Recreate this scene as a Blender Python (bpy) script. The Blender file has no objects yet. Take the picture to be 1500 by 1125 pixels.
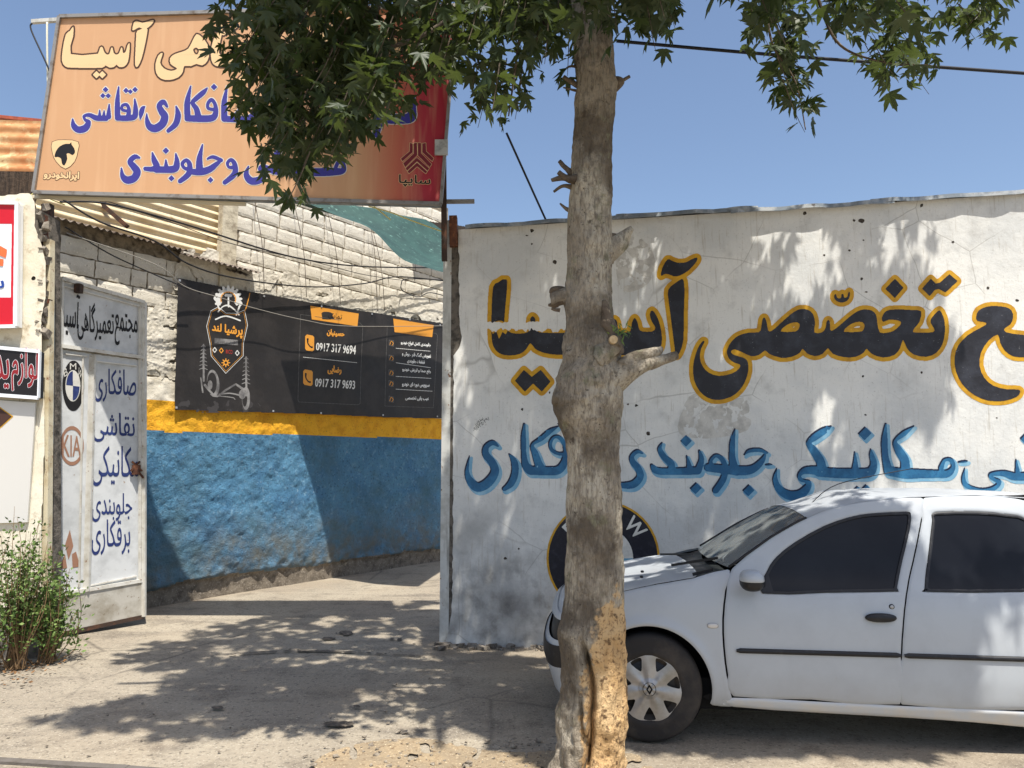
import bpy, math, random, unicodedata
import numpy as np
from mathutils import Vector, Matrix
random.seed(7); RNG = np.random.default_rng(7)
SC = bpy.context.scene; COL = SC.collection
# ------------------------------------------------------------ camera, sky, sun, exposure
F = 1083.0; CX = 750.0; CY = 562.5; HOR = 682.0; H = 1.62
PIT = math.atan((HOR - CY) / F)
cd = bpy.data.cameras.new('camera'); cd.sensor_width = 36; cd.lens = F / 1500 * 36; cd.clip_end = 3000; cd.clip_start = .05
cam = bpy.data.objects.new('camera', cd); COL.objects.link(cam)
cam.location = (0, 0, H); cam.rotation_euler = (math.pi / 2 + PIT, 0, 0); SC.camera = cam
SUN = np.array([.15, -.39, 1.0]); SUNU = SUN / np.linalg.norm(SUN)          # towards the sun
el = math.asin(SUNU[2]); az = math.atan2(SUNU[0], SUNU[1])
w = bpy.data.worlds.new('World'); SC.world = w; w.use_nodes = True
nt = w.node_tree; bg = nt.nodes['Background']; sky = nt.nodes.new('ShaderNodeTexSky')
sky.sky_type = 'NISHITA'; sky.sun_disc = False; sky.sun_elevation = el; sky.sun_rotation = az
sky.altitude = 200; sky.air_density = 1.0; sky.dust_density = 2.2; sky.ozone_density = 1.3
nt.links.new(sky.outputs[0], bg.inputs[0]); bg.inputs[1].default_value = .12
sl = bpy.data.lights.new('sun', 'SUN'); sl.energy = 4.6; sl.angle = math.radians(.53); sl.color = (1, .95, .87)
so = bpy.data.objects.new('sun', sl); COL.objects.link(so)
so.rotation_euler = Vector(SUNU).to_track_quat('Z', 'Y').to_euler()
SC.view_settings.view_transform = 'Standard'; SC.view_settings.look = 'None'
SC.view_settings.exposure = .63; SC.view_settings.gamma = 1; SC.view_settings.use_curve_mapping = False
SC.cycles.max_bounces = 6; SC.cycles.transparent_max_bounces = 12

# ------------------------------------------------------------ rays and planes
cp, sp = math.cos(PIT), math.sin(PIT)
CAM = np.array([0, 0, H])
def ray(p):
    p = np.atleast_2d(np.asarray(p, float)); a = (p[:, 0] - CX) / F; b = (CY - p[:, 1]) / F
    return np.stack([a, cp - b * sp, sp + b * cp], 1)
def proj(P):
    P = np.atleast_2d(P) - CAM; d = P[:, 1] * cp + P[:, 2] * sp; b = -P[:, 1] * sp + P[:, 2] * cp
    d = np.where(np.abs(d) < 1e-4, 1e-4, d)
    return np.stack([CX + F * P[:, 0] / d, CY - F * b / d], 1), d
def gnd(x, y):
    d = ray((x, y))[0]; return CAM + d * (-H / d[2])
def atY(x, y, Y):
    d = ray((x, y))[0]; return CAM + d * (Y / d[1])
class Plane:
    def __init__(s, O, D, disp=None, tilt=None):
        s.O = np.array([O[0], O[1], 0.]) if len(O) == 2 else np.array(O, float)
        U = np.array([D[0], D[1], 0.]); s.U = U / np.linalg.norm(U)
        s.V = np.array([0, 0, 1.]) if tilt is None else np.array(tilt, float)
        s.V /= np.linalg.norm(s.V)
        N = np.cross(s.U, s.V); s.N = N / np.linalg.norm(N)
        if s.N[1] > 0: s.N = -s.N
        s.disp = disp
    def uv(s, p):
        d = ray(p); t = ((s.O - CAM) @ s.N) / (d @ s.N); P = CAM + d * t[:, None] - s.O
        return np.stack([P @ s.U, P @ s.V], 1)
    def at(s, uv, off=0.):
        uv = np.atleast_2d(np.asarray(uv, float)); o = off
        if s.disp is not None: o = off + s.disp(uv)
        o = np.broadcast_to(o, (len(uv),))
        return s.O + uv[:, :1] * s.U + uv[:, 1:2] * s.V + o[:, None] * s.N
    def px(s, p, off=0.): return s.at(s.uv(p), off)

# ------------------------------------------------------------ numpy noise
def _h(i, j, k, sd):
    n = (i.astype(np.int64) * 374761393 + j.astype(np.int64) * 668265263 + k.astype(np.int64) * 2147483647 % 1000003 * 7919 + sd * 1274126177) & 0xffffffff
    n = ((n ^ (n >> 13)) * 1274126177) & 0xffffffff; n = n ^ (n >> 16)
    return (n & 0xffff) / 65535.0
def noise(P, sc=1., sd=0, oct=1):
    P = np.asarray(P, float)
    if P.shape[1] == 2: P = np.concatenate([P, np.zeros((len(P), 1))], 1)
    out = 0; amp = 1; tot = 0
    for o in range(oct):
        q = P * sc * 2 ** o + 31.7 * o; f = np.floor(q); t = q - f; t = t * t * (3 - 2 * t); i, j, k = f.astype(np.int64).T; r = 0
        for a in (0, 1):
            for b in (0, 1):
                for c in (0, 1):
                    r = r + _h(i + a, j + b, k + c, sd + o) * (t[:, 0] if a else 1 - t[:, 0]) * (t[:, 1] if b else 1 - t[:, 1]) * (t[:, 2] if c else 1 - t[:, 2])
        out = out + amp * r; tot += amp; amp *= .5
    return out / tot * 2 - 1

# ------------------------------------------------------------ materials
def M(name, base, rough=.8, var=(), bump=(), metal=0., spec=.35, coat=0., trans=0., stretch=None, emit=None):
    m = bpy.data.materials.new(name); m.use_nodes = True; t = m.node_tree; b = t.nodes['Principled BSDF']; L = t.links.new
    b.inputs['Roughness'].default_value = rough; b.inputs['Metallic'].default_value = metal
    b.inputs['Specular IOR Level'].default_value = spec; b.inputs['Coat Weight'].default_value = coat; b.inputs['Coat Roughness'].default_value = .05
    tc = t.nodes.new('ShaderNodeTexCoord'); co = tc.outputs['Object']
    col = t.nodes.new('ShaderNodeRGB'); col.outputs[0].default_value = (*base, 1); cur = col.outputs[0]
    def nz(kind, sc, det, st):
        mp = t.nodes.new('ShaderNodeMapping'); L(co, mp.inputs[0]); mp.inputs['Scale'].default_value = st or (1, 1, 1)
        if kind == 'noise':
            n = t.nodes.new('ShaderNodeTexNoise'); n.inputs['Scale'].default_value = sc; n.inputs['Detail'].default_value = det; n.inputs['Roughness'].default_value = .62; o = n.outputs[0]
        elif kind == 'crack':
            nn = t.nodes.new('ShaderNodeTexNoise'); nn.inputs['Scale'].default_value = sc * 1.7; nn.inputs['Detail'].default_value = 4
            mx = t.nodes.new('ShaderNodeMix'); mx.data_type = 'VECTOR'; mx.inputs[0].default_value = .35 / max(sc, .5); L(mp.outputs[0], mx.inputs[4]); L(nn.outputs['Color'], mx.inputs[5]); 
            mx.inputs[0].default_value = min(.22, 1.5 / sc)
            n = t.nodes.new('ShaderNodeTexVoronoi'); n.feature = 'DISTANCE_TO_EDGE'; n.inputs['Scale'].default_value = sc; L(mx.outputs[1], n.inputs['Vector']); return n.outputs['Distance']
        else:
            n = t.nodes.new('ShaderNodeTexVoronoi'); n.inputs['Scale'].default_value = sc; o = n.outputs['Distance']
        L(mp.outputs[0], n.inputs['Vector']); return o
    for v in var:
        v = dict(zip(('sc', 'col', 'lo', 'hi', 'det', 'kind', 'st', 'amt', 'mask'), v)); 
        o = nz(v.get('kind') or 'noise', v['sc'], v.get('det', 4), v.get('st') or stretch)
        mr = t.nodes.new('ShaderNodeMapRange'); L(o, mr.inputs[0]); mr.inputs[1].default_value = v['lo']; mr.inputs[2].default_value = v['hi']; mr.inputs[4].default_value = v.get('amt') or 1; fac = mr.outputs[0]
        if v.get('kind') == 'crack':
            mr.inputs[3].default_value = v.get('amt') or 1; mr.inputs[4].default_value = 0
            if v['sc'] < 10:
                cm = t.nodes.new('ShaderNodeTexNoise'); cm.inputs['Scale'].default_value = v['sc'] * .5; cm.inputs['Detail'].default_value = 3; L(co, cm.inputs[0]); c2 = t.nodes.new('ShaderNodeMapRange'); L(cm.outputs[0], c2.inputs[0]); c2.inputs[1].default_value = .50; c2.inputs[2].default_value = .60
                mm = t.nodes.new('ShaderNodeMath'); mm.operation = 'MULTIPLY'; L(fac, mm.inputs[0]); L(c2.outputs[0], mm.inputs[1]); fac = mm.outputs[0]
        if v.get('mask'):
            # keep only inside a box of object space: (axis, lo, hi) soft ramp
            for ax, lo, hi in v['mask']:
                sx = t.nodes.new('ShaderNodeSeparateXYZ'); L(co, sx.inputs[0])
                nn = t.nodes.new('ShaderNodeTexNoise'); nn.inputs['Scale'].default_value = 2.3; nn.inputs['Detail'].default_value = 6; L(co, nn.inputs['Vector'])
                ad = t.nodes.new('ShaderNodeMath'); ad.operation = 'MULTIPLY_ADD'; L(nn.outputs[0], ad.inputs[0]); ad.inputs[1].default_value = abs(hi - lo) * 1.2; L(sx.outputs[ax], ad.inputs[2])
                m2 = t.nodes.new('ShaderNodeMapRange'); L(ad.outputs[0], m2.inputs[0]); m2.inputs[1].default_value = lo + abs(hi - lo) * .6; m2.inputs[2].default_value = hi + abs(hi - lo) * .6
                mu = t.nodes.new('ShaderNodeMath'); mu.operation = 'MULTIPLY'; L(fac, mu.inputs[0]); L(m2.outputs[0], mu.inputs[1]); fac = mu.outputs[0]
        mx = t.nodes.new('ShaderNodeMix'); mx.data_type = 'RGBA'; L(fac, mx.inputs[0]); L(cur, mx.inputs[6]); mx.inputs[7].default_value = (*v['col'], 1); cur = mx.outputs[2]
    L(cur, b.inputs['Base Color'])
    nrm = None
    for k in bump:
        k = dict(zip(('sc', 'str', 'dist', 'kind', 'st'), k)); bp = t.nodes.new('ShaderNodeBump'); bp.inputs['Strength'].default_value = k['str']; bp.inputs['Distance'].default_value = k['dist']
        L(nz(k.get('kind') or 'noise', k['sc'], 6, k.get('st') or stretch), bp.inputs['Height'])
        if nrm: L(nrm, bp.inputs['Normal'])
        nrm = bp.outputs[0]
    if nrm: L(nrm, b.inputs['Normal'])
    if trans: b.inputs['Transmission Weight'].default_value = trans
    if emit: b.inputs['Emission Color'].default_value = (*emit, 1); b.inputs['Emission Strength'].default_value = 1
    return m
def s2l(r, g, b): return tuple(((c / 255) / 12.92 if c / 255 <= .04045 else ((c / 255 + .055) / 1.055) ** 2.4) for c in (r, g, b))

# ------------------------------------------------------------ objects
def tag(o, label=None, cat=None, group=None, kind=None):
    if label: o['label'] = label
    if cat: o['category'] = cat
    if group: o['group'] = group
    if kind: o['kind'] = kind
    return o
def thing(name, label, cat, loc=(0, 0, 0), group=None):
    o = bpy.data.objects.new(name, None); o.empty_display_size = .1; COL.objects.link(o); o.location = loc; return tag(o, label, cat, group)
def mesh(name, V, Fc, mat, parent=None, smooth=False, mats=None, mi=None, kind=None, label=None):
    me = bpy.data.meshes.new(name); V = np.asarray(V, float)
    me.from_pydata(V.tolist(), [], [tuple(int(i) for i in f) for f in Fc] if not isinstance(Fc, list) else Fc)
    for m_ in (mats or [mat]): me.materials.append(m_)
    if mi is not None: me.polygons.foreach_set('material_index', np.asarray(mi, np.int32))
    if smooth: me.polygons.foreach_set('use_smooth', [True] * len(me.polygons))
    me.update(); o = bpy.data.objects.new(name, me); COL.objects.link(o)
    if parent is not None:
        o.parent = parent; o.matrix_parent_inverse = Matrix.Translation(-Vector(world_loc(parent)))
    if kind: o['kind'] = kind
    if label: o['label'] = label
    return o
def world_loc(o):
    v = Vector(o.location)
    return v if o.type == 'EMPTY' else Vector((0, 0, 0))
def grid(U, V):            # index faces of a (nv,nu) grid
    nu, nv = U, V; i = np.arange((nv - 1) * (nu - 1)); r = i // (nu - 1); c = i % (nu - 1); a = r * nu + c
    return np.stack([a, a + 1, a + nu + 1, a + nu], 1).tolist()
def box(c, s, ax=None, bev=0.):   # verts, faces for a box centred c, half sizes s, axes ax
    ax = np.eye(3) if ax is None else np.asarray(ax, float)
    sg = np.array([[x, y, z] for z in (-1, 1) for y in (-1, 1) for x in (-1, 1)], float)
    V = np.asarray(c, float) + (sg * np.asarray(s, float)) @ ax
    return V, [(0, 2, 3, 1), (4, 5, 7, 6), (0, 1, 5, 4), (2, 6, 7, 3), (0, 4, 6, 2), (1, 3, 7, 5)]
class Acc:
    def __init__(s): s.V = []; s.F = []; s.n = 0; s.mi = []
    def add(s, V, Fc, mi=0):
        V = np.asarray(V, float); s.V.append(V); s.F += [tuple(i + s.n for i in f) for f in Fc]; s.mi += [mi] * len(Fc); s.n += len(V); return s
    def bar(s, a, b, w, h=None, mi=0):     # square bar from a to b
        a = np.asarray(a, float); b = np.asarray(b, float); d = b - a; L = np.linalg.norm(d); d = d / L; up = np.array([0, 0, 1.]) if abs(d[2]) < .9 else np.array([0, 1., 0])
        x = np.cross(d, up); x /= np.linalg.norm(x); y = np.cross(x, d); return s.add(*box((a + b) / 2, (w / 2, (h or w) / 2, L / 2), (x, y, d)), mi)
    def tube(s, pts, r, n=6, mi=0):
        V, Fc = tube(pts, r, n); return s.add(V, Fc, mi)
    def out(s, name, mat, parent=None, **k):
        if k.get('mats'): k['mi'] = s.mi
        return mesh(name, np.concatenate(s.V), s.F, mat, parent, **k)
def tube(pts, r, n=6):
    P = np.asarray(pts, float); r = np.broadcast_to(np.asarray(r, float), (len(P),)); T = np.gradient(P, axis=0); T /= np.linalg.norm(T, axis=1)[:, None] + 1e-9
    ref = np.array([0, 0, 1.]) if abs(T[0][2]) < .9 else np.array([0, 1., 0]); V = []
    for p, t, q in zip(P, T, r):
        x = np.cross(t, ref); x /= np.linalg.norm(x) + 1e-9; y = np.cross(x, t)
        for k in range(n):
            a = 2 * math.pi * k / n; V.append(p + q * (math.cos(a) * x + math.sin(a) * y))
    Fc = []
    for i in range(len(P) - 1):
        for k in range(n): a = i * n + k; b = i * n + (k + 1) % n; Fc.append((a, b, b + n, a + n))
    Fc.append(tuple(range(n))[::-1]); Fc.append(tuple(range((len(P) - 1) * n, len(P) * n))); return V, Fc
def crom(P, k=4, closed=False):
    P = np.asarray(P, float); n = len(P); out = []
    for i in range(n if closed else n - 1):
        p = [P[(i + j) % n] if closed else P[min(max(i + j, 0), n - 1)] for j in (-1, 0, 1, 2)]
        for t in np.arange(k) / k:
            out.append(.5 * (2 * p[1] + (p[2] - p[0]) * t + (2 * p[0] - 5 * p[1] + 4 * p[2] - p[3]) * t * t + (3 * p[1] - p[0] - 3 * p[2] + p[3]) * t ** 3))
    if not closed: out.append(P[-1])
    return np.array(out)
def inpoly(X, Y, P):
    ins = np.zeros(X.shape, bool); n = len(P); j = n - 1
    for i in range(n):
        xi, yi = P[i]; xj, yj = P[j]
        if yi != yj: ins ^= ((yi > Y) != (yj > Y)) & (X < (xj - xi) * (Y - yi) / (yj - yi) + xi)
        j = i
    return ins

# ------------------------------------------------------------ lettering: Persian shaping + raster fields -> clean meshes
AF = {}
for c_ in list(range(0xFB50, 0xFDFF)) + list(range(0xFE70, 0xFEFD)):
    d_ = unicodedata.decomposition(chr(c_)).split()
    if len(d_) == 2 and d_[0] in ('<isolated>', '<initial>', '<medial>', '<final>'): AF.setdefault(chr(int(d_[1], 16)), {})[d_[0][1:4]] = chr(c_)
def shape(s):
    r = []
    for i, c in enumerate(s):
        if c not in AF: r.append(c); continue
        f = AF[c]; p = i > 0 and s[i - 1] in AF and 'ini' in AF[s[i - 1]]; q = i < len(s) - 1 and s[i + 1] in AF and 'ini' in f
        r.append(f.get('med' if p and q else 'fin' if p else 'ini' if q else 'iso', f.get('iso', c)))
    return ''.join(reversed(r)) if any(c in AF for c in s) else s
_tx = {}
def text_tris(s):
    if s in _tx: return _tx[s]
    c = bpy.data.curves.new('t', 'FONT'); c.body = shape(s); c.resolution_u = 3; o = bpy.data.objects.new('t', c); COL.objects.link(o)
    dg = bpy.context.evaluated_depsgraph_get(); me = bpy.data.meshes.new_from_object(o.evaluated_get(dg)); me.calc_loop_triangles()
    V = np.array([v.co[:2] for v in me.vertices]); T = np.array([t.vertices[:] for t in me.loop_triangles])
    bpy.data.objects.remove(o); bpy.data.curves.remove(c); bpy.data.meshes.remove(me); V -= V.min(0); V /= V.max(0); _tx[s] = (V, T); return V, T
class Cv:
    def __init__(s, x0, y0, x1, y1, r=2.):
        s.x0, s.y0, s.r = x0, y0, r; s.w = int((x1 - x0) * r) + 1; s.h = int((y1 - y0) * r) + 1; s.a = np.zeros((s.h, s.w), bool)
    def new(s): c = Cv.__new__(Cv); c.__dict__.update(s.__dict__); c.a = np.zeros_like(s.a); return c
    def copy(s): c = s.new(); c.a = s.a.copy(); return c
    def _bb(s, xa, ya, xb, yb):
        i0 = max(int((ya - s.y0) * s.r) - 1, 0); i1 = min(int((yb - s.y0) * s.r) + 2, s.h); j0 = max(int((xa - s.x0) * s.r) - 1, 0); j1 = min(int((xb - s.x0) * s.r) + 2, s.w)
        if i1 <= i0 or j1 <= j0: return None
        X, Y = np.meshgrid(s.x0 + np.arange(j0, j1) / s.r, s.y0 + np.arange(i0, i1) / s.r); return (slice(i0, i1), slice(j0, j1)), X, Y
    def poly(s, P, o=(0, 0), k=1., sm=3, val=True):
        P = np.asarray(P, float) / k + np.array(o)
        if sm > 1: P = crom(P, sm, True)
        q = s._bb(*P.min(0), *P.max(0))
        if q: sl_, X, Y = q; m = inpoly(X, Y, P); s.a[sl_] = (s.a[sl_] | m) if val else (s.a[sl_] & ~m)
        return s
    def stroke(s, P, o=(0, 0), k=1., sm=5, wk=1., val=True):
        P = np.asarray(P, float) / k
        P[:, :2] += np.array(o); P = crom(P, sm) if len(P) > 2 else P
        for a, b in zip(P[:-1], P[1:]):
            ra, rb = a[2] / 2 * wk, b[2] / 2 * wk; R = max(ra, rb) + .5
            q = s._bb(min(a[0], b[0]) - R, min(a[1], b[1]) - R, max(a[0], b[0]) + R, max(a[1], b[1]) + R)
            if not q: continue
            sl_, X, Y = q; dx, dy = b[0] - a[0], b[1] - a[1]; L2 = dx * dx + dy * dy + 1e-9; t = np.clip(((X - a[0]) * dx + (Y - a[1]) * dy) / L2, 0, 1)
            m = (X - a[0] - t * dx) ** 2 + (Y - a[1] - t * dy) ** 2 < (ra + (rb - ra) * t) ** 2
            s.a[sl_] = (s.a[sl_] | m) if val else (s.a[sl_] & ~m)
        return s
    def dia(s, x, y, r, o=(0, 0), k=1.): return s.poly([(x - r, y), (x, y - r), (x + r, y), (x, y + r)], o, k, 1)
    def ell(s, x, y, rx, ry=None, val=True, rot=0):
        ry = ry or rx; a = np.arange(48) / 48 * 2 * math.pi; c, n = np.cos(a) * rx, np.sin(a) * ry; cr, sr = math.cos(rot), math.sin(rot)
        return s.poly(np.stack([x + c * cr - n * sr, y + c * sr + n * cr], 1), sm=1, val=val)
    def text(s, t, Q, bold=0.):     # Q = px corners TL,TR,BR,BL
        if bold: s.a |= s.new().text(t, Q).dil(bold).a; return s
        V, T = text_tris(t); Q = np.asarray(Q, float); u, v = V[:, :1], 1 - V[:, 1:2]
        P = (Q[0] * (1 - u) * (1 - v) + Q[1] * u * (1 - v) + Q[2] * u * v + Q[3] * (1 - u) * v)
        for t_ in T:
            A, B, C = P[t_]; q = s._bb(*np.min([A, B, C], 0), *np.max([A, B, C], 0))
            if not q: continue
            sl_, X, Y = q; den = (B[1] - C[1]) * (A[0] - C[0]) + (C[0] - B[0]) * (A[1] - C[1])
            if abs(den) < 1e-9: continue
            l1 = ((B[1] - C[1]) * (X - C[0]) + (C[0] - B[0]) * (Y - C[1])) / den; l2 = ((C[1] - A[1]) * (X - C[0]) + (A[0] - C[0]) * (Y - C[1])) / den
            s.a[sl_] |= (l1 >= -.01) & (l2 >= -.01) & (l1 + l2 <= 1.01)
        return s
    def shift(s, dx, dy):
        c = s.new(); i, j = int(round(dy * s.r)), int(round(dx * s.r)); H_, W_ = s.a.shape
        c.a[max(i, 0):H_ + min(i, 0), max(j, 0):W_ + min(j, 0)] = s.a[max(-i, 0):H_ - max(i, 0), max(-j, 0):W_ - max(j, 0)]; return c
    def dil(s, r):
        c = s.copy(); R = r * s.r; n = int(math.ceil(R)); 
        ii, jj = np.nonzero(s.a)
        if len(ii) == 0: return c
        i0, i1, j0, j1 = max(ii.min() - n - 1, 0), min(ii.max() + n + 2, s.h), max(jj.min() - n - 1, 0), min(jj.max() + n + 2, s.w); sub = s.a[i0:i1, j0:j1]; out = sub.copy(); hh, ww = sub.shape
        for i in range(-n, n + 1):
            wd = R * R - i * i
            if wd < 0: continue
            wd = int(math.sqrt(wd)); row = sub.copy()
            # horizontal dilation by wd through cumulative sum
            cs = np.cumsum(np.pad(sub.astype(np.int32), ((0, 0), (wd + 1, wd))), 1); row = (cs[:, 2 * wd + 1:] - cs[:, :-2 * wd - 1]) > 0
            a0, a1 = max(i, 0), hh + min(i, 0); out[a0:a1] |= row[max(-i, 0):hh - max(i, 0)]
        c.a[i0:i1, j0:j1] = out; return c
    def ero(s, r): c = s.new(); c.a = ~s.a; d = c.dil(r); d.a = ~d.a; return d
    def minus(s, o): c = s.new(); c.a = s.a & ~o.a; return c
    def inter(s, o): c = s.new(); c.a = s.a & o.a; return c
    def wear(s, amt, sc, sd=1):
        ii, jj = np.nonzero(s.a); n = noise(np.stack([jj, ii], 1) / s.r, sc, sd, 4); c = s.copy(); k = n > amt; c.a[ii[k], jj[k]] = False; return c
def march(cv, merge=True, blur=2, field=None):
    f = np.pad(cv.a.astype(np.float32), 2) if field is None else np.pad(field, 2, mode='edge') + .5
    for _ in range(blur if field is None else 0): f[1:-1] = (f[:-2] + f[1:-1] * 2 + f[2:]) / 4; f[:, 1:-1] = (f[:, :-2] + f[:, 1:-1] * 2 + f[:, 2:]) / 4
    ins = f > .5; n4 = ins[:-1, :-1].astype(int) + ins[1:, :-1] + ins[:-1, 1:] + ins[1:, 1:]
    V = []; Fc = []; vid = {}
    def vtx(k, x, y):
        i = vid.get(k)
        if i is None: i = len(V); vid[k] = i; V.append((x, y))
        return i
    full = n4 == 4
    for i in range(full.shape[0]):
        row = full[i]
        if not row.any(): continue
        if merge:
            d = np.diff(np.concatenate([[0], row.astype(np.int8), [0]])); st = np.nonzero(d == 1)[0]; en = np.nonzero(d == -1)[0]
            for a, b in zip(st.tolist(), en.tolist()): Fc.append((vtx((0, i, a), a, i), vtx((0, i, b), b, i), vtx((0, i + 1, b), b, i + 1), vtx((0, i + 1, a), a, i + 1)))
        else:
            for a in np.nonzero(row)[0].tolist(): Fc.append((vtx((0, i, a), a, i), vtx((0, i, a + 1), a + 1, i), vtx((0, i + 1, a + 1), a + 1, i + 1), vtx((0, i + 1, a), a, i + 1)))
    bi, bj = np.nonzero((n4 > 0) & (n4 < 4))
    for i, j in zip(bi.tolist(), bj.tolist()):
        c = ((i, j), (i, j + 1), (i + 1, j + 1), (i + 1, j)); g = [float(f[q]) for q in c]; p = []
        for k in range(4):
            a, b = c[k], c[(k + 1) % 4]; fa, fb = g[k], g[(k + 1) % 4]
            if fa > .5: p.append(vtx((0, a[0], a[1]), a[1], a[0]))
            if (fa > .5) != (fb > .5):
                t = (.5 - fa) / (fb - fa); kk = (1,) + (a + b if a < b else b + a); p.append(vtx(kk, a[1] + t * (b[1] - a[1]), a[0] + t * (b[0] - a[0])))
        if len(p) >= 3: Fc.append(tuple(p))
    V = (np.array(V, float).reshape(-1, 2) - 2) / cv.r + np.array([cv.x0, cv.y0]); return V, Fc
def emit(cv, mapf, off, mat, name, parent, merge=True, smooth=False, label=None, kind=None, blur=2):
    if not cv.a.any(): return None
    V, Fc = march(cv, merge, blur); Fc = [f[::-1] for f in Fc]
    return mesh(name, mapf(V, off), Fc, mat, parent, smooth=smooth, label=label, kind=kind)
def slab(P, t, N, name, mat, parent=None, **k):   # flat polygon P (3d, CCW) extruded by t along -N
    P = np.asarray(P, float); n = len(P); V = np.concatenate([P, P - np.asarray(N) * t]); Fc = [tuple(range(n)), tuple(range(2 * n - 1, n - 1, -1))] + [(i, i + n, (i + 1) % n + n, (i + 1) % n) for i in range(n)]
    return mesh(name, V, Fc, mat, parent, **k)
# ============================================================ planes of the place
def dsp(a, sc, sd): return lambda uv: a * noise(uv, sc, sd, 2)
WO = gnd(650, 946); WH = Plane(WO[:2], (1, -.09), dsp(.004, .9, 3))
BA, BB = gnd(215, 890), gnd(640, 822); BL = Plane(BA[:2], (BB - BA)[:2])
GO = gnd(76, 935); GT = Plane(GO[:2], (atY(209, 900, 7.85) - GO)[:2])
SG = Plane((0, 6.73), (1, 0)); SH = Plane(gnd(30, 962)[:2], (1, .02))
def X0(o): return tuple(float(v) for v in o)
# ------------------------------------------------------------ ground
gx = np.concatenate([-10 - np.geomspace(.3, 300, 16)[::-1], np.arange(-10, 8, .09), 8 + np.geomspace(.3, 300, 16)])
gy = np.concatenate([-10 - np.geomspace(.3, 300, 12)[::-1], np.arange(-10, 2.4, 1.), np.arange(2.4, 15, .07), 15 + np.geomspace(.3, 600, 18)])
XX, YY = np.meshgrid(gx, gy); P2 = np.stack([XX.ravel(), YY.ravel()], 1)
gz = .010 * noise(P2, .7, 5, 2) + .0035 * noise(P2, 5, 9, 3) - .006
gz *= np.clip(1.2 - np.abs(P2[:, 1] - 6) / 30, 0, 1)
m_ground = M('concrete_ground', s2l(146, 136, 120), .92, [(.8, s2l(162, 152, 134), .42, .62, 6), (3.2, s2l(112, 103, 91), .50, .72, 8), (1.5, s2l(104, 96, 86), .55, .7, 8, None, (.4, 2.2, 1), .7), (38, s2l(78, 72, 64), .54, .68, 5, None, None, .75),
    (80, s2l(196, 188, 172), .57, .70, 3, None, None, .7), (.7, s2l(72, 66, 60), 0, .012, 0, 'crack', None, .6), (.25, s2l(150, 128, 100), .5, .7, 4, None, None, .5)],
    [(60, .8, .010), (11, .5, .02), (1.1, -.0, .01)])
tag(mesh('ground', np.column_stack([P2, gz]), grid(len(gx), len(gy)), m_ground, smooth=True), kind='structure')
m_dirt = M('dry_soil', s2l(150, 134, 110), .95, [(4, s2l(166, 146, 116), .45, .65, 6), (30, s2l(110, 88, 64), .55, .7, 5), (70, s2l(225, 205, 170), .6, .75, 2)], [(50, .9, .015), (12, .6, .03)])
dc = Cv(400, 1040, 1000, 1200, .5); dc.poly([(455, 1135), (470, 1108), (520, 1090), (570, 1083), (640, 1083), (700, 1096), (760, 1102), (820, 1098), (930, 1104), (960, 1122), (1000, 1150), (960, 1198), (470, 1198)])
def gmap(off0=.006, amp=.012):
    def f(p, off=0.):
        d = ray(p); P = CAM + d * (-(H - .004) / d[:, 2])[:, None]; P[:, 2] = off0 + off + amp * np.clip(noise(P[:, :2], 6, 3, 3), -.3, 1); return P
    return f
dd = dc.wear(.40, .06, 4)
emit(dd, gmap(.0035, .006), 0, m_dirt, 'dirt_patch', None, merge=False, smooth=True, kind='stuff')
m_stain = M('oil_stain', s2l(74, 68, 60), .7, [(30, s2l(110, 100, 88), .45, .6, 4)])
m_line = M('dark_joint_line', s2l(88, 80, 70), .9, [(20, s2l(120, 112, 98), .45, .6, 4)])  # dark colour of the ground joint lines
def flat(z):
    return lambda p, off=0.: (lambda d: np.column_stack([(CAM + d * (-(H - z) / d[:, 2])[:, None])[:, :2], np.full(len(d), z)]))(ray(p))
st = Cv(180, 900, 800, 1100, 1.2)
st.ell(496, 1060, 23, 4); st.ell(505, 927, 14, 3.5); st.ell(480, 935, 12, 2); st.ell(580, 936, 10, 1.6); st.ell(525, 1034, 8, 2); st.ell(320, 1036, 11, 2.5)
tag(emit(st.wear(.3, .12, 8), flat(.009), 0, m_stain, 'oil_stains', None), kind='stuff')
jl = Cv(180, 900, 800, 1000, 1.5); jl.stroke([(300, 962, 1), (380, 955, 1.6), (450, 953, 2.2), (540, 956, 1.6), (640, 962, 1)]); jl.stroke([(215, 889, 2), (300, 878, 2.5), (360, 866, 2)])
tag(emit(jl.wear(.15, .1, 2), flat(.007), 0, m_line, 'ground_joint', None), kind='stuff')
# kerb edge in the lower left corner
m_kerb = M('kerb_concrete', s2l(104, 98, 92), .9, [(8, s2l(92, 86, 78), .45, .65, 5)], [(40, .6, .008)])
a, b_ = gnd(-160, 1106), gnd(185, 1127); A_ = Acc(); A_.bar(a + [0, 0, -.012], b_ + [0, 0, -.012], .055, .05); c_ = gnd(700, 1170); A_.bar(b_ + [0, 0, -.014], c_ + [0, 0, -.01], .055, .05)
tag(A_.out('kerb_edge', m_kerb), kind='structure')
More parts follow.
